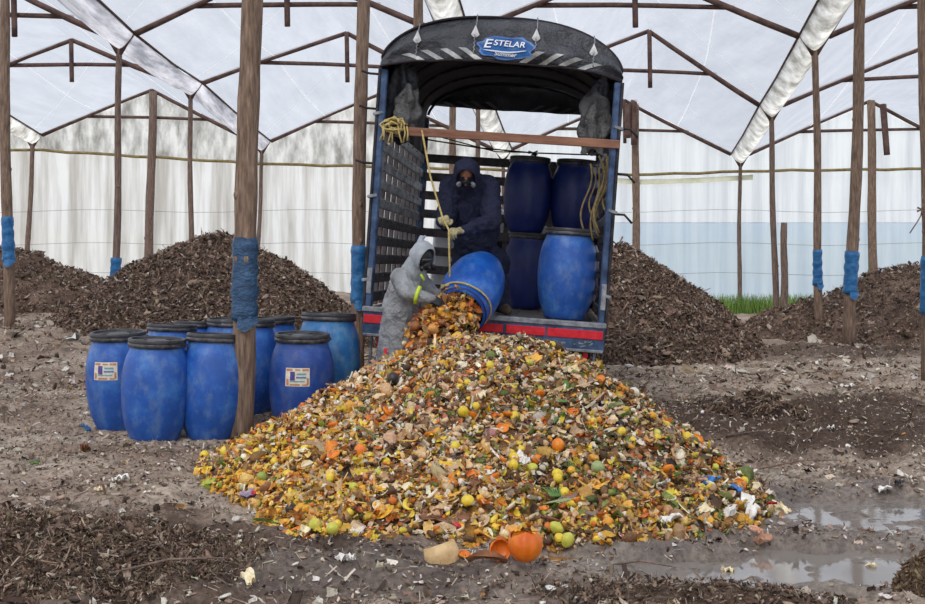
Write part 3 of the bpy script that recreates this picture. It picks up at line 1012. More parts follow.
def make_drum(label, bodym='drum', lid=True, open_=False):
    t = thing('plastic_drum', label, 'drum')
    mb = MB()
    prof = list(PROF)
    # faint moulded ridges
    prof2 = []
    for i in range(len(prof) - 1):
        a, b = prof[i], prof[i + 1]
        prof2.append(a)
        if i >= 4 and i < 10:
            prof2.append(((a[0] + b[0]) / 2 + .003, (a[1] + b[1]) / 2))
    prof2.append(prof[-1])
    if open_:
        prof2 += [(.244, .87), (.244, .90), (.226, .90), (.226, .85), (.265, .72), (.285, .5), (.25, .15), (.2, .03), (.0, .03)]
    else:
        prof2 += [(.236, .87), (0, .87)]
    mb.lathe(prof2, 40)
    obj('body', mb, M[bodym], t, True, autos=50)
    if lid:
        mb = MB().lathe([(.236, .85), (.250, .853), (.256, .862), (.256, .885), (.250, .892), (.244, .892)], 40)
        obj('clamp_ring', mb, M['ring'], t, True, autos=50)
        mb = MB().lathe([(.247, .885), (.252, .893), (.252, .918), (.246, .926), (.228, .926), (.222, .908), (.10, .905), (.09, .912), (0, .912)], 40)
        for k in range(8):
            a = k * PI / 4
            mb.bbox((.155 * math.cos(a), .155 * math.sin(a), .909), (.11, .012, .008), .003, Matrix.Rotation(a, 3, 'Z'))
        obj('lid', mb, M['lid'], t, True, autos=40)
        mb = MB().bbox((.262, 0, .872), (.016, .07, .03), .005)
        obj('latch', mb, M['ring'], t)
    else:
        mb = MB().lathe([(.246, .862), (.256, .866), (.256, .884), (.246, .888)], 40)
        obj('rim_band', mb, M['drum_dark'], t, True)
    return t
drum = make_drum('plain')
mdark = {'d': None}
def redo_mat(root, m):
    for c in root.children:
        if c.name.startswith('body'):
            c.data = c.data.copy(); c.data.materials[0] = M[m]
M['paper'] = pm('sticker_paper', (214, 204, 186), (236, 230, 216), 30, .6, bump=.05)
M['s_violet'] = pm('sticker_violet', (74, 62, 132), (96, 86, 150), 30, .6, bump=0)
M['s_teal'] = pm('sticker_teal', (92, 158, 160), (120, 176, 176), 30, .6, bump=0)
M['s_orange'] = pm('sticker_orange', (186, 120, 84), (206, 150, 110), 30, .6, bump=0)
M['s_blue'] = pm('sticker_blue', (66, 110, 176), (96, 138, 190), 30, .6, bump=0)
def sticker(root, az, zc, w_, h_, rich=True):
    """printed paper label wrapped on the drum wall, facing azimuth az of the drum"""
    def patch(u0, u1, v0, v1, off, mat, name, par):
        def fn(u, v):
            z = zc + (v0 + (v1 - v0) * v) * h_
            r_ = drum_at(z) + off
            a = az + (u0 + (u1 - u0) * u) * w_ / .29
            return (r_ * math.cos(a), r_ * math.sin(a), z)
        mb_ = MB().grid(fn, 6, 4)
        return obj(name, mb_, M[mat], par, True)
    st = patch(-.5, .5, -.5, .5, .0045, 'paper', 'sticker', root)
    patch(-.30, -.10, -.18, .30, .0065, 's_violet', 'emblem', st)
    patch(-.02, .36, .12, .22, .0065, 's_teal', 'printed_line', st)
    patch(-.05, .36, -.06, .03, .0065, 's_blue', 'printed_line', st)
    patch(-.30, .30, -.26, -.20, .0065, 's_teal', 'printed_line', st)
    if rich:
        for (a, b, c_, d) in ((-.46, -.2, .34, .46), (.2, .46, .34, .46), (-.46, -.36, -.44, -.1), (.38, .46, -.4, -.05), (-.3, .1, -.46, -.36), (.2, .42, -.46, -.38), (-.1, .12, .36, .44)):
            patch(a, b, c_, d, .0065, 's_orange', 'printed_border', st)
def place_drum(px, bottom, Z, label, mat=None, tilt=(0, 0), rz=0, s_=1.0, g='drums standing left of the food heap'):
    X = (px - 462.5) * Z / F
    zg = CAMZ - (bottom - HY) * Z / F if bottom else float(ground(X, Z)) - .02
    d = dup(drum, (X, Z, zg), (tilt[0], tilt[1], rz), label, g, (s_, s_, s_))
    if mat: redo_mat(d, mat)
    return d
front = -PI / 2
d1 = place_drum(121, 431, 11.35, 'leftmost blue drum of the group, small paper label high on its side', rz=0.3, tilt=(.05, -.03), s_=1.02)
sticker(d1, front - .15 - .3, .60, .22, .16, True)
d2 = place_drum(154, 442, 10.7, 'clean blue drum at the very front left of the drum group', s_=1.0, rz=1, tilt=(.045, 0))
sticker(d2, front - 1.45 - 1, .56, .12, .17, False)
d3 = place_drum(211, 439, 10.85, 'blue drum with a pale smear, just left of the nearest pole', s_=1.03, mat='drum_worn', rz=2, tilt=(.05, .01))
M['dx'] = M['drum']
redo_mat(d3, 'drum')
d7 = place_drum(247, 417, 11.9, 'blue drum half hidden right behind the nearest pole', s_=1.04, rz=3, tilt=(.04, 0))
d8 = place_drum(301, 433, 11.1, 'shorter dark blue drum with a colourful label, right of the nearest pole', s_=1.0, mat=None, rz=.4, tilt=(.05, 0))
sticker(d8, front + .0 - .4, .56, .215, .165, True)
M['drum_mid'] = drum_mat('dull_blue_drum_plastic', (34, 70, 148), (60, 100, 168), (100, 114, 140))
redo_mat(d8, 'drum_mid')
d9 = place_drum(275, 401, 13.2, 'blue drum at the back, peeking between the pole and the worn drum', s_=1.0, rz=5, tilt=(.03, 0))
d10 = place_drum(326, 413, 11.75, 'large worn light blue drum at the right end of the group', mat='drum_worn', s_=1.06, rz=1.6, tilt=(.03, .02))
d4 = place_drum(168, 414, 12.1, 'drum standing behind the front left pair, only its black lid showing', s_=.98, rz=2.2, tilt=(.05, 0))
d5 = place_drum(194, 407, 12.7, 'rearmost drum whose black rim shows between the front drums', s_=.98, rz=2.7, tilt=(.06, 0))
d6 = place_drum(229, 405, 12.6, 'drum behind the nearest pole, blue shoulder showing left of it', s_=.98, rz=.7, tilt=(.04, 0))

# ================================================================== TRUCK
TL = (.14, 12.0, 0.0)
YAW, ROLL = -.073, R(4.0)
TR = thing('truck', 'stake bed truck with black tarpaulin canopy and blue frame backed up to the heap', 'truck', TL)
TM = Matrix.Rotation(YAW, 4, 'Z') @ Matrix.Rotation(ROLL, 4, 'Y')
TR.rotation_euler = TM.to_euler()
TW = Matrix.Translation(TL) @ TM
FL = 1.065; LEN = 4.1; HW = 1.2
def T2W(p): return TW @ Vector(p)
def W2T(p): return TW.inverted() @ Vector(p)
M['steel_blue'] = pm('blue_painted_steel', (40, 56, 84), (78, 102, 138), 9, .45, .3, bump=.3, c3=(128, 136, 146))
M['steel_dark'] = pm('dark_steel', (32, 30, 34), (66, 62, 66), 9, .55, .4, bump=.3)
M['steel_grey'] = pm('grey_steel', (112, 116, 122), (164, 168, 172), 14, .45, .5, bump=.3)
M['slat'] = pm('worn_lit_slat', (96, 96, 102), (170, 172, 180), 7, .5, .2, bump=.4, stretch=(1, .5, 1), c3=(206, 208, 214))
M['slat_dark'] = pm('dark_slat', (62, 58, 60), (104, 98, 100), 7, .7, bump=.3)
M['red'] = pm('red_reflector', (206, 24, 40), (226, 44, 56), 20, .35, bump=.1)
M['white'] = pm('white_reflector', (206, 206, 206), (232, 232, 232), 20, .4, bump=.1)
M['tarp'] = pm('black_tarpaulin', (34, 36, 42), (66, 68, 76), 4, .36, bump=.9, bdist=.05, spec=.6)
M['tarp_in'] = pm('tarpaulin_lining', (34, 28, 32), (50, 42, 46), 5, .8, bump=.5, bdist=.03)
M['bedfloor'] = pm('scuffed_bed_floor', (84, 80, 78), (140, 136, 132), 9, .5, .3, bump=.4)
M['stripe'] = pm('silver_stripe', (150, 152, 150), (190, 192, 190), 12, .35, .2, bump=.2)
# floor
mb = MB(); mb.bbox((0, LEN / 2, FL - .05), (2 * HW - .02, LEN, .10), .01)
for i in range(12):
    mb.bbox((-HW + .1 + i * .2, LEN / 2, FL + .006), (.02, LEN - .1, .012), .003)
obj('bed_floor', mb, M['bedfloor'], TR)
# sill
mb = MB(); mb.bbox((0, -.03, FL - .015), (2 * HW + .04, .07, .06), .012); s1 = obj('sill_rail', mb, M['steel_grey'], TR)
mb = MB(); mb.bbox((0, -.025, FL - .16), (2 * HW + .02, .06, .24), .01); s2 = obj('rear_sill', mb, M['steel_blue'], TR)
mb = MB()
for a, b in ((-1.2, -.88), (-.84, -.32), (-.28, .20), (.23, .62), (.64, 1.19)):
    n = 8
    mb.bbox(((a + b) / 2, -.06, FL - .11), (b - a, .012, .085), .004)
obj('red_reflector_strip', mb, M['red'], s2)
mb = MB(); mb.bbox((0, -.06, FL - .27), (2 * HW, .02, .03), .006); obj('lower_trim', mb, M['steel_grey'], s2)
# random grey marks standing in for illegible lettering on the sill
mb = MB()
for i in range(34):
    xx = random.uniform(-.2, 1.1)
    mb.box((xx, -.057, FL - .20 + random.uniform(-.03, .02)), (random.uniform(.01, .05), .006, random.uniform(.006, .014)), Matrix.Rotation(random.uniform(-.5, .5), 3, 'Y'))
sc = obj('sill_marks', mb, M['steel_grey'], s2); tag(sc, kind='stuff')
# chassis, wheels, bumper
mb = MB()
for sx_ in (-.42, .42):
    mb.bbox((sx_, 2.9, FL - .27), (.09, 6.2, .2), .01)
for yy in np.linspace(.2, 4, 8):
    mb.bbox((0, yy, FL - .14), (2.3, .07, .09), .01)
obj('chassis', mb, M['steel_dark'], TR)
mb = MB()
mb.bbox((.82, .10, .78), (.05, .05, .5), .008); mb.bbox((-.82, .10, .78), (.05, .05, .5), .008)
mb.bbox((0, .08, .56), (2.1, .07, .12), .015)
bmp = obj('rear_bumper', mb, M['steel_dark'], TR)
for sx_ in (-1, 1):
    for x_, y_, w_, h_ in ((.68, 0, .05, .32), (1.12, .04, .03, .36)):
        obj('bracket', MB().bbox((sx_ * x_, y_, .68), (w_, .03, h_), .006), M['steel_grey'], bmp)
    obj('red_marker', MB().bbox((sx_ * 1.03, -.0, .68), (.05, .02, .34), .005), M['red'], bmp)
M['tyre'] = pm('tyre_rubber', (30, 29, 29), (52, 50, 48), 14, .85, bump=.4)
def wheel(x_, y_, w_=.24):
    m = Matrix.Translation((x_, y_, .46)) @ Matrix.Rotation(PI / 2, 4, 'Y')
    mb = MB().lathe([(.26, -w_ / 2), (.40, -w_ / 2), (.45, -w_ / 2 + .03), (.46, 0), (.45, w_ / 2 - .03), (.40, w_ / 2), (.26, w_ / 2), (.24, 0), (.26, -w_ / 2)], 36, m)
    for k in range(30):
        a = 2 * PI * k / 30
        mb.bbox((x_, y_ + .46 * math.cos(a), .46 + .46 * math.sin(a)), (w_ * .85, .03, .02), .004, Matrix.Rotation(a + PI / 2, 3, 'X'))
    t = obj('wheel', mb, M['tyre'], TR, True, autos=40)
    mb = MB().lathe([(.0, -.05), (.12, -.05), (.14, -.02), (.22, -.01), (.255, -.08), (.26, .08), (.1, .05), (0, .05)], 24, m)
    for k in range(6):
        a = k * PI / 3
        mb.ball((x_ - .06, y_ + .1 * math.cos(a), .46 + .1 * math.sin(a)), .018, seg=6, rings=4)
    obj('hub', mb, M['steel_grey'], t, True, autos=40)
for sx_ in (-1, 1):
    wheel(sx_ * .98, 1.25); wheel(sx_ * .70, 1.25); wheel(sx_ * .95, 5.1)
    mb = MB().bbox((sx_ * .86, .72, .72), (.5, .02, .5), .005); obj('mudflap', mb, M['tyre'], TR)
mb = MB(); mb.tube([(-1.1, 1.25, .46), (1.1, 1.25, .46)], .07, 10); mb.ball((0, 1.25, .46), .18); obj('rear_axle', mb, M['steel_dark'], TR, True)
# cab, ahead of the bed
mb = MB()
prof = [(4.35, .65), (4.35, 2.1), (4.5, 2.32), (5.6, 2.32), (6.0, 1.7), (6.1, 1.3), (6.1, .65)]
vs = [(-1.0, a, b) for a, b in prof] + [(1.0, a, b) for a, b in prof]; n = len(prof)
mb.add(vs, [tuple(range(n)), tuple(range(2 * n - 1, n - 1, -1))] + [(i, i + n, (i + 1) % n + n, (i + 1) % n) for i in range(n)])
cabo = obj('cab', mb, pm('cab_paint', (196, 198, 204), (214, 216, 220), 3, .3), TR)
bv = cabo.modifiers.new('b', 'BEVEL'); bv.width = .06; bv.segments = 3
M['glass'] = pm('dark_glass', (20, 24, 28), (34, 40, 46), 3, .08, bump=0, spec=.8)
mb = MB(); mb.box((0, 4.34, 1.8), (1.5, .02, .4))
for sx_ in (-1, 1): mb.box((sx_ * 1.0, 5.1, 1.75), (.02, .9, .45))
mb.box((0, 5.86, 1.97), (1.7, .02, .62), Matrix.Rotation(R(33), 3, 'X'))
obj('window_glass', mb, M['glass'], cabo)
# slatted side gates and headboard
TOPS = 1.86
for sx_ in (-1, 1):
    par = None
    mb = MB()
    for yy in np.linspace(.35, LEN - .1, 9):
        mb.bbox((sx_ * (HW + .02), yy, FL + TOPS / 2 + .1), (.05, .07, TOPS + .2), .006)
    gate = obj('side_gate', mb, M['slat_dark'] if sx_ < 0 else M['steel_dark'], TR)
    nS = 10
    for i in range(nS):
        z = FL + .10 + i * (TOPS - .12) / (nS - 1)
        m_ = MB(); m_.bbox((sx_ * (HW - .03), LEN / 2 + .05, z), (.03, LEN - .15, .105), .008)
        for yy in np.linspace(.35, LEN - .1, 9):
            m_.ball((sx_ * (HW - .05), yy, z + .02), .012, seg=6, rings=4)
        obj('slat', m_, M['slat'] if i > 4 else M['slat_dark'], gate)  # upper slats painted in a lit tone, lower ones in a shaded one
mb = MB()
for xx in np.linspace(-HW + .05, HW - .05, 5):
    mb.bbox((xx, LEN + .02, FL + TOPS / 2), (.07, .05, TOPS), .006)
hbd = obj('headboard', mb, M['slat_dark'], TR)
for i in range(8):
    z = FL + .12 + i * (TOPS - .12) / 7
    m_ = MB(); m_.bbox((0, LEN - .03, z), (2 * HW - .06, .03, .115), .008); obj('slat', m_, M['slat_dark'], hbd)
# corner posts
for sx_ in (-1, 1):
    for yy in (0.0, LEN):
        m_ = MB(); m_.bbox((sx_ * (HW - .035), yy, FL + 1.15), (.07, .09, 2.5), .012)
        c_ = obj('corner_post', m_, M['steel_blue'], TR)
        if yy == 0:
            m_ = MB(); m_.bbox((sx_ * (HW + .012), -.02, FL + 1.15), (.03, .05, 2.5), .006); obj('edge_angle', m_, M['steel_dark'], c_)
            for z in (.28, 1.12, 1.95):
                m_ = MB().bbox((sx_ * HW, -.05, FL + z), (.10, .02, .035), .008, Matrix.Rotation(sx_ * .25, 3, 'Y'))
                obj('strap_tie', m_, M['steel_grey'], c_)
            m_ = MB(); m_.bbox((sx_ * (HW - .03), -.052, FL + .27), (.05, .012, .26), .004)
            obj('reflector_plate', m_, M['steel_grey'], c_)
            for z in ((1.95, 1.5, 1.1) if sx_ > 0 else (2.35, 2.0, 1.45)):
                m_ = MB().tube([(sx_ * HW, .02, FL + z), (sx_ * (HW + .12), .0, FL + z - .0), (sx_ * (HW + .20), -.01, FL + z + (-.08 if sx_ > 0 else .02))], .012, 6)
                obj('side_hook', m_, M['steel_dark'], c_, True)
# canopy
AZ, AH = 2.50, .47
def archz(u):
    """local height of the arch at u = x/HW in -1..1"""
    u = max(-1, min(1, u))
    return FL + AZ + AH * (1 - abs(u) ** 2.5) ** .62
HWc = HW + .0
def cfn(off):
    def fn(u, v):
        a = -PI / 2 + u * PI         # parameter so that corners get points
        xx = math.sin(a)
        xx = max(-1, min(1, xx))
        yy = -.02 + v * (LEN + .04)
        ribs = .5 - .5 * math.cos(v * 2 * PI * 5)
        z = archz(xx) - off - .035 * ribs * (1 - xx * xx)
        return (xx * (HWc - off), yy, z)
    return fn
mb = MB(); mb.grid(cfn(0), 48, 40)
for sx_ in (-1, 1):
    mb.grid(lambda u, v: (sx_ * (HWc + .015 * math.sin(u * 40) * v), -.02 + u * (LEN + .04), FL + AZ - v * .62 + .03 * math.sin(u * 21) * v), 60, 6)
can = obj('canopy', mb, M['tarp'], TR, True)
mb = MB(); mb.grid(cfn(.03), 48, 40)
for sx_ in (-1, 1):
    mb.grid(lambda u, v: (sx_ * (HWc - .03 + .02 * math.sin(u * 34) * v), -.0 + u * LEN, FL + AZ - v * .60), 60, 6)
obj('canopy_lining', mb, M['tarp_in'], can, True)
mb = MB()
for yy in np.linspace(.0, LEN, 6):
    mb.tube([(math.sin(-PI / 2 + PI * i / 30) * (HWc - .05), yy, archz(math.sin(-PI / 2 + PI * i / 30)) - .06) for i in range(31)], .02, 6)
obj('canopy_hoop', mb, M['steel_dark'], can, True)
# rear and front valance
def vfn(y0, sgn, drop_edge):
    def fn(u, v):
        a = -PI / 2 + u * PI
        xx = math.sin(a)
        top = archz(xx) + .0
        low = drop_edge(xx)
        z = top + (low - top) * v
        out = .015 + .13 * math.sin(min(v * 1.25, 1) * PI / 2) * (top - low) / .45
        folds = .022 * math.sin(xx * 21 + v * 4) * v + .03 * math.sin(xx * 8 + 1 - 4 * v) * v + .02 * math.sin(v * 9 + xx * 3)
        return (xx * (HWc + .01 * v), y0 + sgn * (out + folds) * 1.0, z)
    return fn
rear_edge = lambda xx: FL + AZ - .04 + .05 * (1 - abs(xx) ** 2) - .05 * abs(xx) ** 6
front_edge = lambda xx: FL + AZ + .08
mb = MB(); mb.grid(vfn(-.02, -1, rear_edge), 70, 12, True)
val = obj('valance', mb, [M['tarp']], TR, True)
sm = val.modifiers.new('s', 'SOLIDIFY'); sm.thickness = .008
mb = MB(); mb.grid(vfn(LEN + .02, 1, front_edge), 50, 8)
vf = obj('valance', mb, [M['tarp']], TR, True)
# hem cord on the crest
mb = MB().tube([(math.sin(-PI / 2 + PI * i / 40) * HWc, -.03, archz(math.sin(-PI / 2 + PI * i / 40)) + .008) for i in range(41)], .014, 6)
mb.tube([(math.sin(-PI / 2 + PI * i / 40) * HWc, vfn(-.02, -1, rear_edge)(i / 40, 1)[1], rear_edge(math.sin(-PI / 2 + PI * i / 40))) for i in range(41)], .012, 6)
obj('hem_cord', mb, M['tarp_in'], val, True)
vv_ = vfn(-.02, -1, rear_edge)
def onval(x_, v, off=.012):
    u = (math.asin(max(-1, min(1, x_ / HWc))) + PI / 2) / PI
    p = vv_(u, v)
    return (p[0], p[1] - off, p[2])
def stripes(par, sgnx, fn, mat='stripe'):
    mb = MB()
    for i in range(4):
        x0 = sgnx * (.30 + i * .19)
        def q(u, v, x0=x0):
            return fn(x0 + sgnx * .0 + (u - .5) * .075 + (-sgnx if sgnx < 0 else -1) * 0 + (v - .5) * -.17 * (1 if sgnx < 0 else -1), .98 - v * .26)
        mb.grid(q, 3, 6)
    return obj('silver_stripe', mb, M[mat], par, True)
stripes(val, -1, onval); stripes(val, 1, onval)
def onvf(x_, v):
    u = (math.asin(max(-1, min(1, x_ / HWc))) + PI / 2) / PI
    p = vfn(LEN + .02, 1, front_edge)(u, v)
    return (p[0], p[1] - .02, p[2])
M['stripe_grey'] = pm('grey_stripe', (92, 88, 92), (120, 116, 118), 12, .5, bump=.2)  # darker grey than the rear valance stripes
stripes(vf, -1, onvf, 'stripe_grey'); stripes(vf, 1, onvf, 'stripe_grey')
# four hooks hanging over the valance
for x_ in (-.84, -.27, .33, .90):
    mb = MB(); mc = MB()
    p = Vector(onval(x_, .38, .03)); top = Vector(onval(x_, 0, .01)) + Vector((0, 0, .03)); low = Vector(onval(x_, .85, .02))
    mb.add([p + Vector(q) for q in ((0, -.012, .075), (.042, -.006, -.02), (.018, -.01, -.045), (-.018, -.01, -.045), (-.042, -.006, -.02), (0, .012, .075), (0, -.03, 0))],
           [(0, 6, 1), (1, 6, 2), (2, 6, 3), (3, 6, 4), (4, 6, 0), (0, 1, 5), (0, 5, 4)])
    n = 14
    mc.tube([top] + [(p + Vector((0, 0, .08))).lerp(low, i / n) + Vector((.007 * (-1) ** i, 0, 0)) for i in range(n + 1)], .006, 6)
    hk = obj('hook_strap', mc, M['steel_grey'], val, True); obj('spear_tip', mb, M['white'], hk)
# logo: blue cloud badge with white lettering
M['logo'] = pm('logo_blue', (12, 60, 130), (24, 104, 168), 12, .4, bump=.1)
M['logo_edge'] = pm('logo_glow_blue', (60, 96, 170), (96, 140, 200), 12, .4, bump=.1)
M['logo_txt'] = pm('logo_white', (226, 232, 244), (240, 244, 250), 8, .4, bump=0)
LC = (.04, .68)
def badge(r1, r2, off, name, mat, par):
    pts = []
    n = 48
    def fn(u, v):
        a = 2 * PI * u
        wob = 1 + .06 * math.sin(a * 7) + .04 * math.sin(a * 11 + 1)
        x_ = LC[0] + math.copysign(abs(math.cos(a)) ** .7, math.cos(a)) * r1 * v * wob
        vv = LC[1] - math.copysign(abs(math.sin(a)) ** .8, math.sin(a)) * r2 * v * wob
        return onval(x_, vv, off)
    return obj(name, MB().grid(fn, n, 5, True), M[mat], par, True)
lg = badge(.275, .25, .018, 'logo_badge', 'logo_edge', val)
badge(.25, .215, .022, 'badge_face', 'logo', lg)
def text(s_, size, x0, v0, name, par, mat, shear=.2, slope=0, w_=1.0):
    cu = bpy.data.curves.new('letters', 'FONT')
    cu.body = s_; cu.size = size; cu.align_x = 'CENTER'; cu.align_y = 'CENTER'; cu.shear = shear; cu.offset = size * .012
    t = bpy.data.objects.new('letters', cu); COL.objects.link(t)
    me = bpy.data.meshes.new_from_object(t.evaluated_get(bpy.context.evaluated_depsgraph_get()))
    bpy.data.objects.remove(t)
    vs = []
    for v in me.vertices:
        dx = v.co.x * w_
        vs.append(onval(x0 + dx, v0 - (v.co.y - slope * dx) / .47, .036))
    mb_ = MB(); mb_.add(vs, [tuple(p.vertices) for p in me.polygons])
    bpy.data.meshes.remove(me)
    o_ = obj(name, mb_, M[mat], par)
    so_ = o_.modifiers.new('t', 'SOLIDIFY'); so_.thickness = .004; so_.offset = 0
    return o_
text('E', .135, LC[0] - .185, .62, 'lettering', lg, 'logo_txt', w_=1.2)
text('STELAR', .085, LC[0] + .03, .60, 'lettering', lg, 'logo_txt', slope=.03, w_=1.1)
text('Summer', .058, LC[0] + .0, .84, 'lettering', lg, 'logo_txt', slope=.0, w_=1.1)
mb = MB(); mb.tube([onval(x_, .745 + .05 * math.sin((x_ + .22) * 7) , .034) for x_ in np.linspace(LC[0] - .22, LC[0] + .20, 14)], [.004 + .007 * math.sin(PI * i / 13) for i in range(14)], 6)
obj('swoosh', mb, M['logo_txt'], lg, True)
# gathered curtains at the rear corners, plastic sheeting
def curtain(sx_, name, mat, x0, wd, z1, z0, y0, seed, dep=.5):
    def fn(u, v):
        a = u * 2 * PI
        k_ = (1 + .28 * math.sin(v * 9 + seed) * math.sin(3 * a + v * 4) + .18 * math.sin(5 * a + seed))
        wv = wd * (.75 + .45 * math.sin(PI * min(1, v * 1.05)))
        return (x0 + math.cos(a) * wv * k_ * .5, y0 + math.sin(a) * dep * k_ * .3, z1 + (z0 - z1) * v + .03 * math.sin(a * 3))
    return obj(name, MB().grid(fn, 36, 20), M[mat], TR, True)
M['sheet_grey'] = pm('grey_plastic_sheet', (62, 60, 62), (112, 112, 112), 6, .35, bump=1, bdist=.04, spec=.6)
curtain(-1, 'gathered_curtain', 'tarp', -1.04, .26, FL + 2.5, FL + 1.72, .35, 1)
curtain(-1, 'bundled_sheet', 'sheet_grey', -.93, .20, FL + 2.25, FL + 1.85, .15, 2, .3)
curtain(1, 'gathered_curtain', 'tarp', 1.05, .22, FL + 2.5, FL + 1.75, .4, 3)
curtain(1, 'bundled_sheet', 'sheet_grey', .97, .26, FL + 2.30, FL + 1.72, .25, 4, .3)
# wires across the front
mb = MB()
mb.tube([(-HW, LEN - .2, FL + 2.1), (-.4, LEN - .25, FL + 2.02), (.3, LEN - .25, FL + 2.0), (HW, LEN - .2, FL + 2.03)], .010, 6)
mb.tube([(-HW, LEN - .3, FL + 2.18), (-.2, LEN - .3, FL + 1.98), (.3, LEN - .3, FL + 2.0)], .008, 6)
for i in range(8):
    a = random.uniform(0, 6.28); mb.tube([(.3, LEN - .27, FL + 2.0), (.3 + .07 * math.cos(a), LEN - .27, FL + 2.0 + .05 * math.sin(a))], .009, 5)
obj('tied_wire', mb, M['steel_dark'], TR, True)
# plank across the rear
mb = MB(); a, b = Vector((-.86, -.03, FL + 1.79)), Vector((1.20, -.03, FL + 1.78))
mb.bbox((.17, -.06, FL + 1.785), (2.1, .04, .085), .006)
obj('cross_plank', mb, pm('plank_wood', (120, 82, 66), (160, 116, 94), 5, .8, bump=.4, stretch=(.6, 4, 4)), TR)

# ropes
M['rope'] = pm('yellow_rope', (176, 152, 90), (214, 194, 130), 30, .8, bump=.6)
M['rope2'] = pm('brown_rope', (112, 96, 64), (150, 132, 92), 30, .8, bump=.6)
def squiggle(c, r_, n, dz, seed):
    rs = random.Random(seed); pts = []
    for i in range(n * 8):
        a = i / 8 * 2 * PI
        pts.append((c[0] + r_ * math.cos(a) * (1 + .3 * rs.uniform(-1, 1)), c[1] + .05 * rs.uniform(-1, 1), c[2] + dz * math.sin(a) * (1 + .4 * rs.uniform(-1, 1))))
    return pts
mb = MB()
c0 = T2W((-1.0, -.12, FL + 1.82))
for sd in range(5): mb.tube(squiggle(c0 + Vector((random.uniform(-.05, .05), random.uniform(-.03, .03), random.uniform(-.03, .03))), random.uniform(.05, .12), 2, random.uniform(.03, .07), sd), .009, 6)
for i in range(7):
    q = c0 + Vector((random.uniform(-.14, .12), random.uniform(-.05, .0), 0))
    mb.tube([q, q + Vector((.01, -.01, -.07)), q + Vector((random.uniform(-.04, .04), 0, -.13 - random.uniform(0, .05)))], .009, 6)
tag(obj('rope_knot', mb, M['rope'], smooth=True), 'bunch of yellow rope tied at the left end of the plank', 'rope')
mb = MB()
for i in range(9):
    q = T2W((1.04 + random.uniform(-.10, .08), .10 + random.uniform(0, .2), FL + 1.62 + random.uniform(-.05, .08)))
    w0, w1, ln = random.uniform(-.09, .05), random.uniform(.02, .07), random.uniform(.45, .8)
    mb.tube([q + Vector((w0 * math.sin(PI * t / 2) + w1 * math.sin(PI * min(1, t * 1.0) * 2), .02 * math.sin(t * 5), -ln * t)) for t in np.linspace(0, 1, 14)], .010, 6)
tag(obj('hanging_rope', mb, M['rope2'], smooth=True), 'coils of brown rope hanging inside the right side of the truck', 'rope')

# drums riding in the truck
def tdrum(x_, y_, z_, label, mat, rz=0, s_=1.0):
    p = T2W((x_, y_, FL + .012 + z_))
    d = dup(drum, p, (Matrix.Rotation(YAW, 4, 'Z') @ Matrix.Rotation(ROLL, 4, 'Y') @ Matrix.Rotation(rz, 4, 'Z')).to_euler(), label, 'drums in the truck', (s_, s_, s_))
    if mat: redo_mat(d, mat)
    return d
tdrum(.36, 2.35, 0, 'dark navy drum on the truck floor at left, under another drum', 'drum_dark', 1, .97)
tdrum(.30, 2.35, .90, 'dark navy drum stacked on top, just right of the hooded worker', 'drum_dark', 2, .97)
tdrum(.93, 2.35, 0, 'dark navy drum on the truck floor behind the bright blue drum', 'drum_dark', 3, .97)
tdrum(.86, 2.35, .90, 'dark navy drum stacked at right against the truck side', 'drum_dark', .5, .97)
tdrum(.80, .38, 0, 'bright blue drum with black lid standing at the rear of the truck bed', None, 2.5, 1.0)

# ================================================================== TIPPED DRUM
mouth = Vector((-.03, 11.42, 1.11)); btm = Vector((.215, 12.20, 1.535))
ax = (mouth - btm).normalized()
qd = Vector((0, 0, 1)).rotation_difference(ax)
M['drum_tip'] = drum_mat('scuffed_blue_drum_plastic', (26, 86, 178), (60, 128, 206), (110, 150, 186), .35)
TD = make_drum('scuffed blue drum being tipped off the truck, pouring out waste', 'drum_tip', lid=False, open_=True)
TD.rotation_euler = qd.to_euler(); TD.location = btm
tag(TD, None, None, 'drums in the truck')
# remove the prototype drum (its copies share the meshes)
for c_ in list(drum.children): bpy.data.objects.remove(c_)
bpy.data.objects.remove(drum)

# rope from plank through the hands to the drum
h1 = P(443, 219, 11.83); h2 = P(452, 231, 11.80)
knot = P(450, 285, 11.62)
mb = MB()
pk = T2W((-.74, -.10, FL + 1.80))
mb.tube([pk, pk.lerp(h1, .5) + Vector((-.02, 0, -.02)), h1, h2 + Vector((-.03, -.03, .01)), h2 + Vector((-.03, -.04, -.06)), knot + Vector((0, -.06, .03))], .010, 8)
tq = qd.to_matrix().to_4x4(); tq.translation = btm
ring = []
for i in range(37):
    a = 2 * PI * i / 36
    ring.append(tq @ Vector((.268 * math.cos(a), .268 * math.sin(a), .78 + .03 * math.sin(2 * a))))
mb.tube(ring, .010, 6, cap=False)
kp = min(ring, key=lambda q: (q - (knot + Vector((0, -.05, 0)))).length)
mb.tube([knot + Vector((0, -.06, .03)), kp + Vector((0, -.02, .0))], .010, 6)
for i in range(5):
    q = kp + Vector((0, -.02, 0)); mb.tube([q, q + Vector((random.uniform(-.06, .12), -.03, random.uniform(-.03, .03)))], .012, 6)
tag(obj('hauling_rope', mb, M['rope'], smooth=True), 'yellowish rope running from the plank through gloved hands to the tipped drum', 'rope')

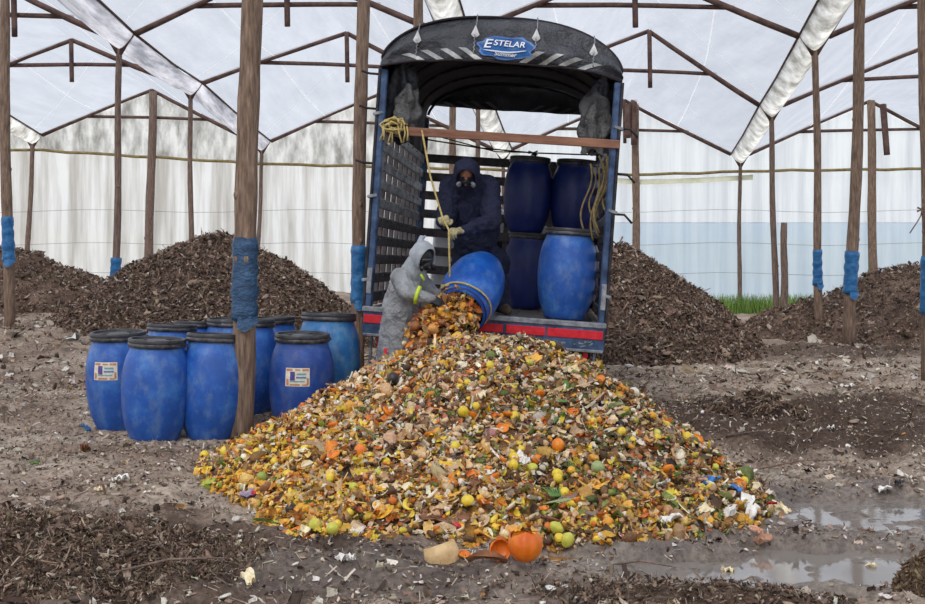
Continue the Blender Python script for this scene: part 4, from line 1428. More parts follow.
# ================================================================== PEOPLE
def remesh(o, vs_, smooth=4):
    r_ = o.modifiers.new('r', 'REMESH'); r_.mode = 'VOXEL'; r_.voxel_size = vs_; r_.use_smooth_shade = True
    if smooth:
        s_ = o.modifiers.new('s', 'SMOOTH'); s_.iterations = smooth; s_.factor = .5
def wrinkle(o, st, size):
    tx = bpy.data.textures.new('folds', 'CLOUDS'); tx.noise_scale = size; tx.noise_depth = 3
    d = o.modifiers.new('d', 'DISPLACE'); d.texture = tx; d.strength = st; d.mid_level = .5; d.texture_coords = 'LOCAL'
def frame(fwd, up):
    f = Vector(fwd).normalized(); r_ = f.cross(Vector(up)).normalized(); u = r_.cross(f)
    return Matrix((r_, f, u)).transposed()      # columns: right, forward, up
M['skin'] = pm('skin', (150, 100, 78), (176, 124, 98), 14, .5, bump=.1)
M['coverall'] = pm('navy_coverall', (24, 28, 52), (38, 43, 72), 4, .8, bump=1, bdist=.05)
M['rubber'] = pm('black_rubber', (20, 20, 22), (38, 38, 42), 12, .4, bump=.2)
M['filter'] = pm('filter_grey', (116, 116, 124), (156, 156, 162), 12, .5, bump=.1)
M['glove'] = pm('pale_work_glove', (150, 140, 104), (196, 186, 146), 30, .85, bump=.5)
M['glove_k'] = pm('black_glove', (26, 24, 26), (46, 44, 46), 20, .5, bump=.4)
M['rain'] = pm('grey_raincoat', (112, 115, 118), (166, 168, 172), 3.5, .36, bump=1, bdist=.05, spec=.5)
M['rain_hood'] = pm('silver_hood', (140, 148, 156), (178, 184, 192), 7, .35, bump=.6, bdist=.02, spec=.6)
M['hivis'] = pm('yellow_band', (196, 220, 40), (214, 236, 70), 10, .5, bump=.1)
M['boot'] = pm('muddy_boot', (60, 50, 42), (98, 82, 66), 14, .7, bump=.5)
M['trouser'] = pm('dark_rain_trousers', (44, 44, 48), (70, 70, 74), 6, .4, bump=.6, bdist=.02)

def hand(wrist, fwd, palm_n, mat, parent, curl=1.0, s_=1.0, name='glove', side=1, off=Vector((0, 0, 0))):
    """glove with palm, four fingers and a thumb closing round what it holds"""
    fr = frame(fwd, palm_n)      # x right, y fingers, z back of hand
    W = lambda x_, y_, z_: wrist - off + fr @ Vector((x_ * s_ * side, y_ * s_, z_ * s_))
    mb = MB()
    mb.caps(W(0, -.05, 0), W(0, .01, 0), .034 * s_, .032 * s_)
    for x_ in (-.028, -.009, .010, .028):
        mb.caps(W(x_ * .8, .005, 0), W(x_, .075, .004), .019 * s_, .0165 * s_)
    for i, (x_, l) in enumerate(((-.033, .030), (-.011, .036), (.012, .034), (.033, .026))):
        p0 = W(x_, .078, .004); a = 0; r_ = .0125 - .001 * abs(i - 1)
        pz_, py_ = .004, .078
        for q, da in enumerate((55, 70, 45)):
            a += R(da) * curl
            ln = l * (1.0, .8, .62)[q]
            py_ += math.cos(a) * ln; pz_ -= math.sin(a) * ln
            p1 = W(x_ * (1 - .04 * q), py_, pz_)
            mb.caps(p0, p1, r_ * s_, (r_ - .0012) * s_)
            p0 = p1; r_ -= .0012
    t0, t1, t2, t3 = W(-.028, .012, -.005), W(-.055, .035, -.022), W(-.050, .062, -.046), W(-.030, .078, -.060)
    mb.caps(t0, t1, .018 * s_, .015 * s_); mb.caps(t1, t2, .0145 * s_, .013 * s_); mb.caps(t2, t3, .013 * s_, .011 * s_)
    o = obj(name, mb, mat, parent); remesh(o, .0055, 1)
    return o

def limb(mb, pts, rr):
    for i in range(len(pts) - 1):
        mb.caps(pts[i], pts[i + 1], rr[i], rr[i + 1])

def person(label, J, t, coat, shape):
    """body: one continuous skin mesh; J joints in world coordinates"""
    org = Vector(J['root'])
    L = {k_: Vector(v) - org for k_, v in J.items() if k_ not in ('root', 'face', 'up')}
    mb = MB()
    limb(mb, [L['neck'], L['chest'], L['belly'], L['pelvis']], [.062, .125, .115, .125])
    for s_ in 'lr':
        limb(mb, [L['chest'] + Vector((0, 0, .05)), L['sh' + s_], L['el' + s_], L['wr' + s_]], [.09, .058, .043, .030])
        limb(mb, [L['pelvis'], L['hip' + s_], L['kn' + s_], L['an' + s_]], [.11, .085, .058, .042])
        mb.caps(L['an' + s_], L['toe' + s_], .042, .034)
    fr = frame(J['face'], J['up'])
    H = L['head']
    mb.ball(H, (.074, .092, .108), fr)
    mb.ball(H + fr @ Vector((0, .022, -.055)), (.052, .062, .058), fr)                 # jaw
    mb.caps(H + fr @ Vector((0, -.02, -.07)), L['neck'], .052, .058)
    mb.caps(H + fr @ Vector((0, .088, .012)), H + fr @ Vector((0, .108, -.022)), .010, .014)     # nose
    mb.caps(H + fr @ Vector((-.035, .080, .030)), H + fr @ Vector((.035, .080, .030)), .012, .012)  # brow
    mb.caps(H + fr @ Vector((-.018, .082, -.052)), H + fr @ Vector((.018, .082, -.052)), .008, .008)  # lips
    for sx_ in (-1, 1):
        mb.ball(H + fr @ Vector((sx_ * .076, -.005, 0)), (.012, .02, .03), fr, 8, 6)
    body = obj('person', mb, M['skin']); body.location = org
    remesh(body, .009, 2)
    tag(body, label, 'person')
    mb = MB()
    for sx_ in (-1, 1):
        mb.ball(H + fr @ Vector((sx_ * .030, .084, .010)), .012, seg=10, rings=8)
    obj('eye', mb, M['rubber'], body, True)
    return body, L, fr, org

def hood(L, fr, parent, mat, r_=(.112, .125, .142), opening=.62, drop=True, name='hood'):
    H = L['head']
    mb = MB()
    nu, nv = 40, 26
    for j in range(nv + 1):
        for i in range(nu):
            # sphere whose pole points forward (face), opening cut around it
            a0 = math.acos(opening)
            th = a0 + (PI - a0) * j / nv
            ph = 2 * PI * i / nu
            d = Vector((math.sin(th) * math.cos(ph), math.cos(th), math.sin(th) * math.sin(ph)))
            k_ = 1 + .03 * math.sin(5 * ph + th * 3)
            p = Vector((d.x * r_[0] * k_, d.y * r_[1] * k_, d.z * r_[2] * k_))
            if d.z > .4: p.z += .012 * (d.z - .4)
            mb.v.append(tuple(H + fr @ p))
    for j in range(nv):
        for i in range(nu):
            a = j * nu + i; b = j * nu + (i + 1) % nu
            mb.f.append((a, b, b + nu, a + nu)); mb.mi.append(0)
    o = obj(name, mb, mat, parent, True)
    s_ = o.modifiers.new('t', 'SOLIDIFY'); s_.thickness = .012; s_.offset = 0
    wrinkle(o, .012, .06)
    return o

# ---- worker in the truck
Y1 = 12.42
J1 = dict(root=(.12, 12.5, 1.06), face=(-.05, -.68, -.73), up=(0, -.73, .68), head=P(466.5, 172.5, 12.05), neck=P(468, 184, 12.27),
          chest=P(470, 206, 12.40), belly=P(474, 236, 12.50), pelvis=P(477, 256, 12.62),
          shr=P(450, 187, 12.30), shl=P(489, 187, 12.30), elr=P(446, 221, 12.20), ell=P(492, 222, 12.12),
          wrr=P(444, 222, 11.96), wrl=P(462, 231, 11.92),
          hipr=P(466, 260, 12.6), hipl=P(488, 260, 12.6), knr=P(460, 285, 12.45), knl=P(497, 284, 12.5),
          anr=(-.05, 12.66, 1.17), anl=(.42, 12.52, 1.14), toer=(-.07, 12.52, 1.12), toel=(.46, 12.38, 1.10))
body, L, fr, org = person('person in a navy hooded coverall and respirator in the truck, hauling on the rope', J1, 0, 0, 0)
mb = MB()
limb(mb, [L['neck'], L['chest'] + Vector((0, 0, .03)), L['belly'], L['pelvis']], [.13, .21, .22, .23])
mb.ball(L['belly'] + Vector((.01, -.03, .05)), (.26, .19, .26))
for s_ in 'lr':
    sh = L['sh' + s_]
    mb.caps(L['neck'] + Vector((0, .03, .03)), sh + Vector((0, .02, -.01)), .13, .115)
    limb(mb, [L['chest'] + Vector((0, 0, .09)), sh, L['el' + s_], L['wr' + s_]], [.17, .118, .098, .056])
    limb(mb, [L['pelvis'], L['hip' + s_], L['kn' + s_], L['an' + s_] + Vector((0, 0, .02))], [.20, .155, .125, .10])
mb.ball(L['pelvis'] + Vector((.04, -.02, -.08)), (.31, .22, .22))
o = obj('coverall', mb, M['coverall'], body); remesh(o, .012, 3); wrinkle(o, .055, .07)
hood(L, fr, body, M['coverall'], (.128, .142, .150), .66)
mb = MB()
mb.caps(L['neck'] + Vector((0, .02, -.03)), L['head'] + Vector((0, .06, -.03)), .155, .125)
o = obj('hood_collar', mb, M['coverall'], body); remesh(o, .012, 3); wrinkle(o, .02, .05)
def respirator(L, fr, body, full=False, fmat='filter'):
    H = L['head']
    mb = MB()
    mb.ball(H + fr @ Vector((0, .092, -.045)), (.044, .042, .050), fr)
    mb.caps(H + fr @ Vector((-.03, .085, -.05)), H + fr @ Vector((-.058, .095, -.06)), .022, .020)
    mb.caps(H + fr @ Vector((.03, .085, -.05)), H + fr @ Vector((.058, .095, -.06)), .022, .020)
    mb.ball(H + fr @ Vector((0, .135, -.055)), (.016, .016, .018), fr)
    r_ = obj('respirator', mb, M['rubber'], body); remesh(r_, .006, 1)
    for sx_ in (-1, 1):
        c = H + fr @ Vector((sx_ * .07, .108, -.062))
        mt = Matrix.Translation(c) @ (fr @ Matrix.Rotation(sx_ * R(38), 3, 'Z') @ Matrix.Rotation(-PI / 2, 3, 'X')).to_4x4()
        mb = MB().lathe([(0, -.012), (.027, -.012), (.030, -.008), (.030, .010), (.025, .014), (0, .014)], 20, mt)
        obj('filter', mb, M[fmat], r_, True, autos=40)
    return r_
respirator(L, fr, body)
hd = (h2 - Vector(J1['wrl'])).normalized()
hand(Vector(J1['wrl']) + hd * .02, hd, (.0, -.35, 1), M['glove'], body, .85, 1.3, off=org, side=-1)
hd = Vector((-.05, -.75, .25))
hand(Vector(J1['wrr']) + Vector((0, .0, 0)), hd, (-.3, -.2, 1), M['glove'], body, .9, 1.3, off=org, side=1)
for s_ in 'lr':
    mb = MB(); a, tt_ = L['an' + s_], L['toe' + s_]
    mb.caps(a + Vector((0, 0, .14)), a, .068, .062); mb.caps(a, tt_, .062, .052); mb.ball(a + Vector((0, .03, -.03)), (.05, .06, .045))
    o = obj('boot', mb, M['boot'], body); remesh(o, .01, 3)

# ---- worker on the ground
gz = float(ground(-.55, 11.6))
J2 = dict(root=(-.6, 11.6, gz), face=(.62, -.60, -.42), up=(.1, -.2, .95), head=P(422, 257, 11.42), neck=P(411, 272, 11.5),
          chest=P(405, 288, 11.52), belly=P(401, 310, 11.56), pelvis=P(400, 330, 11.6),
          shr=P(400, 277, 11.40), shl=P(418, 278, 11.66), elr=P(407, 292, 11.20), ell=P(433, 296, 11.6),
          wrr=P(431, 299, 11.18), wrl=P(446, 296, 11.42),
          hipr=P(398, 336, 11.58), hipl=P(404, 336, 11.7), knr=(-.62, 11.58, .58), knl=(-.50, 11.75, .60),
          anr=(-.66, 11.52, gz + .12), anl=(-.52, 11.85, gz + .12), toer=(-.52, 11.42, gz + .07), toel=(-.38, 11.75, gz + .07))
body, L, fr, org = person('person in a grey raincoat and silver hood on the ground, guiding the tipped drum', J2, 0, 0, 0)
mb = MB()
limb(mb, [L['neck'], L['chest'], L['belly'], L['pelvis'], L['pelvis'] + Vector((.0, -.03, -.30))], [.09, .165, .18, .20, .235])
mb.ball(L['belly'] + Vector((0, 0, 0)), (.19, .19, .26))
for s_ in 'lr':
    mb.caps(L['neck'] + Vector((0, 0, -.01)), L['sh' + s_] + Vector((0, 0, -.01)), .095, .095)
    limb(mb, [L['chest'] + Vector((0, 0, .07)), L['sh' + s_], L['el' + s_], L['wr' + s_]], [.12, .098, .080, .050])
o = obj('raincoat', mb, M['rain'], body); remesh(o, .012, 5); wrinkle(o, .035, .09)
mb = MB()
for s_ in 'lr':
    limb(mb, [L['pelvis'] + Vector((0, 0, -.05)), L['hip' + s_], L['kn' + s_], L['an' + s_]], [.16, .125, .105, .095])
o = obj('rain_trousers', mb, M['trouser'], body); remesh(o, .014, 4); wrinkle(o, .03, .09)
mb = MB(); q = L['hipr'] + Vector((-.10, -.20, -.10))
mb.grid(lambda u, v: q + Vector((.03 * u - .02, -.03 - .01 * math.sin(v * 3), -.42 * v)), 2, 8)
o = obj('red_side_stripe', mb, M['red'], body); so = o.modifiers.new('t', 'SOLIDIFY'); so.thickness = .01
# reflective band on the forearm
a, b = L['elr'], L['wrr']; d = (b - a)
mb = MB().tube([a + d * .38, a + d * .44, a + d * .50], [.090, .090, .087], 20)
o = obj('yellow_band', mb, M['hivis'], body, True)
mb = MB().tube([L['neck'] + Vector((.10, -.125, -.02)), L['neck'] + Vector((.115, -.12, -.05)), L['neck'] + Vector((.125, -.11, -.08))], .013, 8)
obj('yellow_band', mb, M['hivis'], body, True)
hood(L, fr, body, M['rain_hood'], (.112, .128, .146), .60)
mb = MB(); mb.caps(L['neck'] + Vector((0, 0, -.02)), L['head'] + Vector((-.05, .03, -.06)), .115, .105)
o = obj('hood_collar', mb, M['rain_hood'], body); remesh(o, .012, 3)
mb = MB()   # peaked fold behind the hood
mb.caps(L['head'] + Vector((-.02, .04, .12)), L['head'] + Vector((-.01, .05, .19)), .04, .022)
mb.caps(L['head'] + Vector((-.01, .05, .17)), L['head'] + Vector((.03, .03, .20)), .022, .012)
o = obj('hood_peak', mb, M['rain_hood'], body); remesh(o, .01, 2)
mb = MB(); H = L['head']
mb.ball(H + fr @ Vector((0, .062, .008)), (.078, .052, .040), fr)
o = obj('goggles', mb, M['glass'], body, True)
mb = MB().ball(H + fr @ Vector((0, .034, -.004)), (.084, .074, .112), fr)
obj('face_mask', mb, M['rubber'], body, True)
respirator(L, fr, body, fmat='rubber')
hd = Vector((.75, -.1, -.35))
hand(Vector(J2['wrr']), hd, (.1, -.7, .7), M['glove_k'], body, .75, 1.15, off=org, side=1)
hand(Vector(J2['wrl']), Vector((.3, -.6, -.4)), (0, -.3, 1), M['glove_k'], body, .75, 1.1, off=org, side=-1)
for s_ in 'lr':
    mb = MB(); a, tt_ = L['an' + s_], L['toe' + s_]
    mb.caps(a + Vector((0, 0, .2)), a, .075, .065); mb.caps(a, tt_, .065, .055); mb.ball(a + Vector((0, .03, -.04)), (.05, .06, .05))
    o = obj('boot', mb, M['rubber'], body); remesh(o, .012, 3)

# ================================================================== FOOD WASTE HEAP
M['food'] = attr_mat('food_scraps', .55, .6, 55, .45, .35)
n = 260
ux, uy = np.meshgrid(np.linspace(-2.35, 2.35, n), np.linspace(6.3, 12.6, 320))
uz = pile(ux, uy) + .035 * np.abs(fbm(ux * 12, uy * 12, 3)); uz = np.maximum(uz, -.25)
Vv = np.stack([ux, uy, uz], -1).reshape(-1, 3)
I = (np.arange(319)[:, None] * n + np.arange(n - 1)[None]).ravel()
Q = np.stack([I, I + 1, I + n + 1, I + n], -1)
xx, yy = Vv[:, 0], Vv[:, 1]
ta = sst(-.4, .4, fbm(xx * 9, yy * 9, 5, .7))[:, None]; tb = sst(.1, .5, fbm(xx * 5 + 30, yy * 5, 4, .6))[:, None]
cc = np.array(lin((70, 50, 34))) * (1 - ta) + np.array(lin((168, 120, 72))) * ta
cc = cc * (1 - tb) + np.array(lin((190, 140, 50))) * tb
FH = nobj('food_waste_heap', Vv, Q, M['food'], col=cc, smooth=True, quads=True)
tag(FH, 'big heap of mixed fruit and vegetable waste below the tipped drum', 'waste heap')
FT = [t_peel() for _ in range(8)] + [t_chunk(7, 5, .16) for _ in range(5)] + [t_slab() for _ in range(3)] + [t_crumple() for _ in range(4)] + [t_leaf() for _ in range(2)]
PALL = [(6, (214, 176, 134)), (6, (234, 204, 162)), (2.8, (238, 178, 74)), (5.5, (242, 232, 210)), (3.5, (146, 102, 66)), (2.4, (96, 68, 46)), (2.2, (222, 122, 46)),
        (1.6, (232, 200, 62)), (1.2, (112, 118, 56)), (1.2, (160, 138, 122)), (.6, (196, 104, 80)), (.8, (60, 46, 38))]
PRIGHT = [(5, (190, 150, 106)), (4.5, (214, 182, 138)), (2.0, (230, 164, 60)), (4, (232, 222, 200)), (4.5, (130, 94, 60)), (4, (84, 62, 42)), (1.8, (204, 110, 48)),
          (1.2, (214, 188, 66)), (3, (98, 108, 50)), (1.8, (134, 140, 72)), (1.6, (150, 130, 118)), (.9, (54, 42, 34))]
PLEFT = [(5, (224, 168, 84)), (5, (238, 180, 62)), (4, (236, 196, 120)), (2.6, (236, 206, 70)), (2.4, (230, 136, 48)), (2, (150, 108, 64)), (2, (238, 226, 196)), (1.4, (96, 70, 46)), (1, (170, 176, 70))]
def strew(N, szm, sg, zo, pals, tpls, tilt=.6):
    a = RNG.uniform(-2.35, 2.35, N); b = RNG.uniform(6.4, 12.2, N)
    rho = pile_rho(a, b)
    keep = (rho < 1.02) & ((b < 11.0) | (rho < .6)); keep &= (rho < .97) | (RNG.random(N) < .6)
    a, b = a[keep], b[keep]; m = len(a)
    cR = palette(PRIGHT, m); cA = palette(PALL, m); cL = palette(PLEFT, m)
    s_ = RNG.random(m)
    wr = sst(-.4, 1.3, a + .3 * fbm(a * 2, b * 2, 3)); wl = sst(-.2, -1.6, a) * sst(9.8, 8.2, b) + .45 * sst(7.9, 7.0, b)
    c = np.where((s_ < wr * .85)[:, None], cR, cA)
    s2_ = RNG.random(m)
    c = np.where((s2_ < wl)[:, None], cL, c)
    z = np.maximum(pile(a, b), ground(a, b) - .01)
    pos = np.stack([a, b, z + RNG.uniform(zo[0], zo[1], m)], -1)
    sz = RNG.lognormal(math.log(szm), sg, m)
    scl = np.stack([sz * RNG.uniform(.8, 1.4, m), sz * RNG.uniform(.5, 1, m), sz * RNG.uniform(.6, 1, m)], -1)
    return scatter(tpls, pos, rot_from(nrm(pile, a, b, .06), tilt), scl, c)
parts = [strew(28000, .040, .34, (.0, .05), None, FT), strew(13000, .026, .35, (.02, .07), None, FT), strew(2000, .068, .25, (.01, .05), None, FT),
         strew(1200, .05, .3, (.03, .07), None, [t_strip() for _ in range(4)])]
Vs = np.concatenate([p[0] for p in parts]); Cs = np.concatenate([p[2] for p in parts]); off = 0; Tl = []
for p in parts:
    Tl.append(p[1] + off); off += len(p[0])
fo = nobj('food_scraps', Vs, np.concatenate(Tl), M['food'], FH, col=Cs); tag(fo, kind='stuff')

# waste pouring out of the drum
mb_pts = []
N = 4200
t_ = RNG.random(N)
inside = tq @ Vector((0, 0, .72))
A = np.array(tq @ Vector((0, .03, .55))); B = np.array(tq @ Vector((0, 0, .93))); C_ = np.array(P(438, 330, 11.25)); D_ = np.array(P(434, 345, 11.15))
def strm(t):
    t = t[:, None]
    return ((1 - t) ** 3) * A + 3 * ((1 - t) ** 2) * t * (B + np.array([0, 0, 0])) + 3 * (1 - t) * t * t * C_ + t ** 3 * D_
cen = strm(t_)
rad = np.interp(t_, [0, .3, .6, 1], [.21, .23, .25, .30])
dv = RNG.normal(0, 1, (N, 3)); dv /= np.linalg.norm(dv, axis=1, keepdims=True)
pos = cen + dv * (rad * RNG.random(N) ** .45)[:, None]
sz = RNG.lognormal(math.log(.052), .3, N)
POUR = [(5, (206, 150, 84)), (4, (232, 168, 60)), (4, (150, 98, 58)), (3, (96, 62, 40)), (3, (226, 196, 150)), (2, (220, 120, 50)), (1, (180, 110, 90)), (1, (120, 120, 60))]
Vs, Ts, Cs = scatter(FT, pos - np.array(D_), rot_from(dv, .8), np.stack([sz * 1.2, sz * .9, sz], -1), palette(POUR, N))
po = nobj('pouring_food_waste', Vs, Ts, M['food'], col=Cs); po.location = D_
tag(po, 'clump of brown and orange food waste sliding out of the tipped drum', 'food waste', kind='stuff')

# ---- single pieces that can be told from the rest
def fm(name, c1, c2, rough=.4, sc=14, c3=None, bump=.3): return pm(name, c1, c2, sc, rough, bump=bump, c3=c3, spec=.5)
M['f_yellow'] = fm('yellow_fruit_skin', (226, 190, 40), (238, 214, 78), c3=(200, 160, 50))
M['f_orange'] = fm('orange_peel', (222, 110, 24), (240, 150, 44))
M['f_green'] = fm('green_fruit_skin', (128, 148, 60), (166, 178, 84))
M['f_lime'] = fm('lime_skin', (186, 186, 66), (214, 208, 92))
M['f_dark'] = fm('dark_fruit_skin', (40, 34, 36), (66, 56, 54))
M['f_purple'] = fm('onion_skin', (150, 90, 96), (196, 142, 138))
M['f_white'] = fm('paper_white', (226, 222, 214), (244, 242, 238), .7)
M['f_pink'] = fm('pink_cardboard', (206, 150, 120), (226, 180, 152), .8)
M['f_leaf'] = fm('leaf_green', (70, 112, 44), (112, 148, 70), .5)
M['f_leafpale'] = fm('pale_leaf', (138, 160, 104), (178, 190, 134), .5)
M['f_tan'] = fm('tan_rind', (196, 160, 110), (226, 194, 146), .7)
M['f_cream'] = fm('cream_flesh', (232, 216, 176), (244, 232, 200), .6)
M['f_blue'] = fm('blue_wrapper', (24, 84, 164), (60, 140, 206), .3, c3=(210, 220, 230))
M['f_red'] = fm('red_wrapper', (184, 30, 50), (210, 60, 70), .3)
M['f_violetbag'] = fm('violet_bag', (120, 100, 128), (186, 170, 184), .3, c3=(60, 50, 62))
M['f_brown'] = fm('brown_rind', (120, 78, 52), (160, 112, 80), .7)
M['pumpkin'] = pm('pumpkin_skin', (214, 96, 14), (236, 128, 28), 10, .4, bump=.3, spec=.5)
M['pump_in'] = pm('pumpkin_flesh', (236, 160, 40), (244, 190, 84), 14, .6, bump=.6)
def jit(mb, a):
    rs = random.Random(len(mb.v) * 7 + int(a * 1e4)); mb.v = [tuple(c_ + rs.uniform(-a, a) for c_ in v) for v in mb.v]; return mb
def place(name, mb, mat, px, py, lift, label, cat, group=None, rot=None, smooth=True, parts=None):
    p = onto(px, py)
    nn = nrm(solid, np.array([p.x]), np.array([p.y]), .08)[0]
    o = obj(name, mb, mat, None, smooth)
    o.location = p + Vector(nn) * lift
    o.rotation_euler = rot or (random.uniform(-.6, .6), random.uniform(-.6, .6), random.uniform(0, 6))
    tag(o, label, cat, group)
    return o
def fruit(s_, el=1.2, knob=.1):
    mb = MB()
    prof = []
    for i in range(13):
        t = PI * i / 12
        r_ = s_ * math.sin(t) * (1 - .04 * math.cos(2 * t)) * (1 - .12 * math.cos(t)); z = -s_ * el * math.cos(t) + (knob * s_ if i == 12 else 0) - (knob * .3 * s_ if i == 0 else 0)
        prof.append((max(r_, .0006), z))
    return jit(MB().lathe(prof, 14), s_ * .03)
def cup(s_, dep=.6, th=.12):
    """half rind: outer and inner bowl"""
    pr = [(max(.001, s_ * math.sin(a)), -s_ * dep * math.cos(a)) for a in np.linspace(0, PI / 2, 7)]
    pr += [(max(.001, s_ * (1 - th) * math.sin(a)), -s_ * dep * (1 - th * 1.3) * math.cos(a)) for a in np.linspace(PI / 2, 0, 7)]
    return jit(MB().lathe(pr, 14), s_ * .04)
def peel(s_, w_=.45, c=2.6):
    mb = MB()
    for off, fl in ((0, False), (-.06 * s_, True)):
        mb.grid(lambda u, v: ((math.sin((u - .5) * c) / c * 2 * s_), (v - .5) * w_ * s_ * 2 * (1 - .85 * abs(2 * u - 1) ** 1.5), (1 - math.cos((u - .5) * c)) / c * 2 * s_ - (v - .5) ** 2 * s_ + off), 10, 4, fl)
    return jit(mb, s_ * .02)
def leaf(s_, w_=.4, cv=.5):
    mb = MB()
    for off, fl in ((0, False), (-.02 * s_, True)):
        mb.grid(lambda u, v: ((u - .5) * 2 * s_, (v - .5) * 2 * w_ * s_ * math.sin(PI * min(.98, max(.02, u))) ** .8, abs(v - .5) * .5 * s_ * w_ * 2 - cv * s_ * (u - .5) ** 2 + off + .03 * s_ * math.sin(u * 14)), 14, 6, fl)
    return mb
def sheet(s_, a=1.0, seed=1):
    rs = np.random.default_rng(seed); k_ = rs.normal(0, 1, (7, 7)) * .16
    mb = MB()
    for off, fl in ((0, False), (-.008, True)):
        mb.grid(lambda u, v: ((u - .5) * 2 * s_ + k_[int(v * 6)][int(u * 6)] * s_ * .3, (v - .5) * 2 * s_ * a * (1 - .35 * u), k_[int(u * 6)][int(v * 6)] * s_ + .25 * s_ * math.sin(u * 3 + seed) + off), 6, 6, fl)
    return mb
def stalks(s_, n=5):
    mb = MB()
    for i in range(n):
        y_ = (i - n / 2) * s_ * .12
        mb.tube([(-s_, y_, 0), (-.3 * s_, y_ * 1.3, .1 * s_), (.4 * s_, y_ * 1.8, .08 * s_), (s_, y_ * 3, -.05 * s_)], [s_ * .07, s_ * .06, s_ * .05, s_ * .025], 7)
    return mb

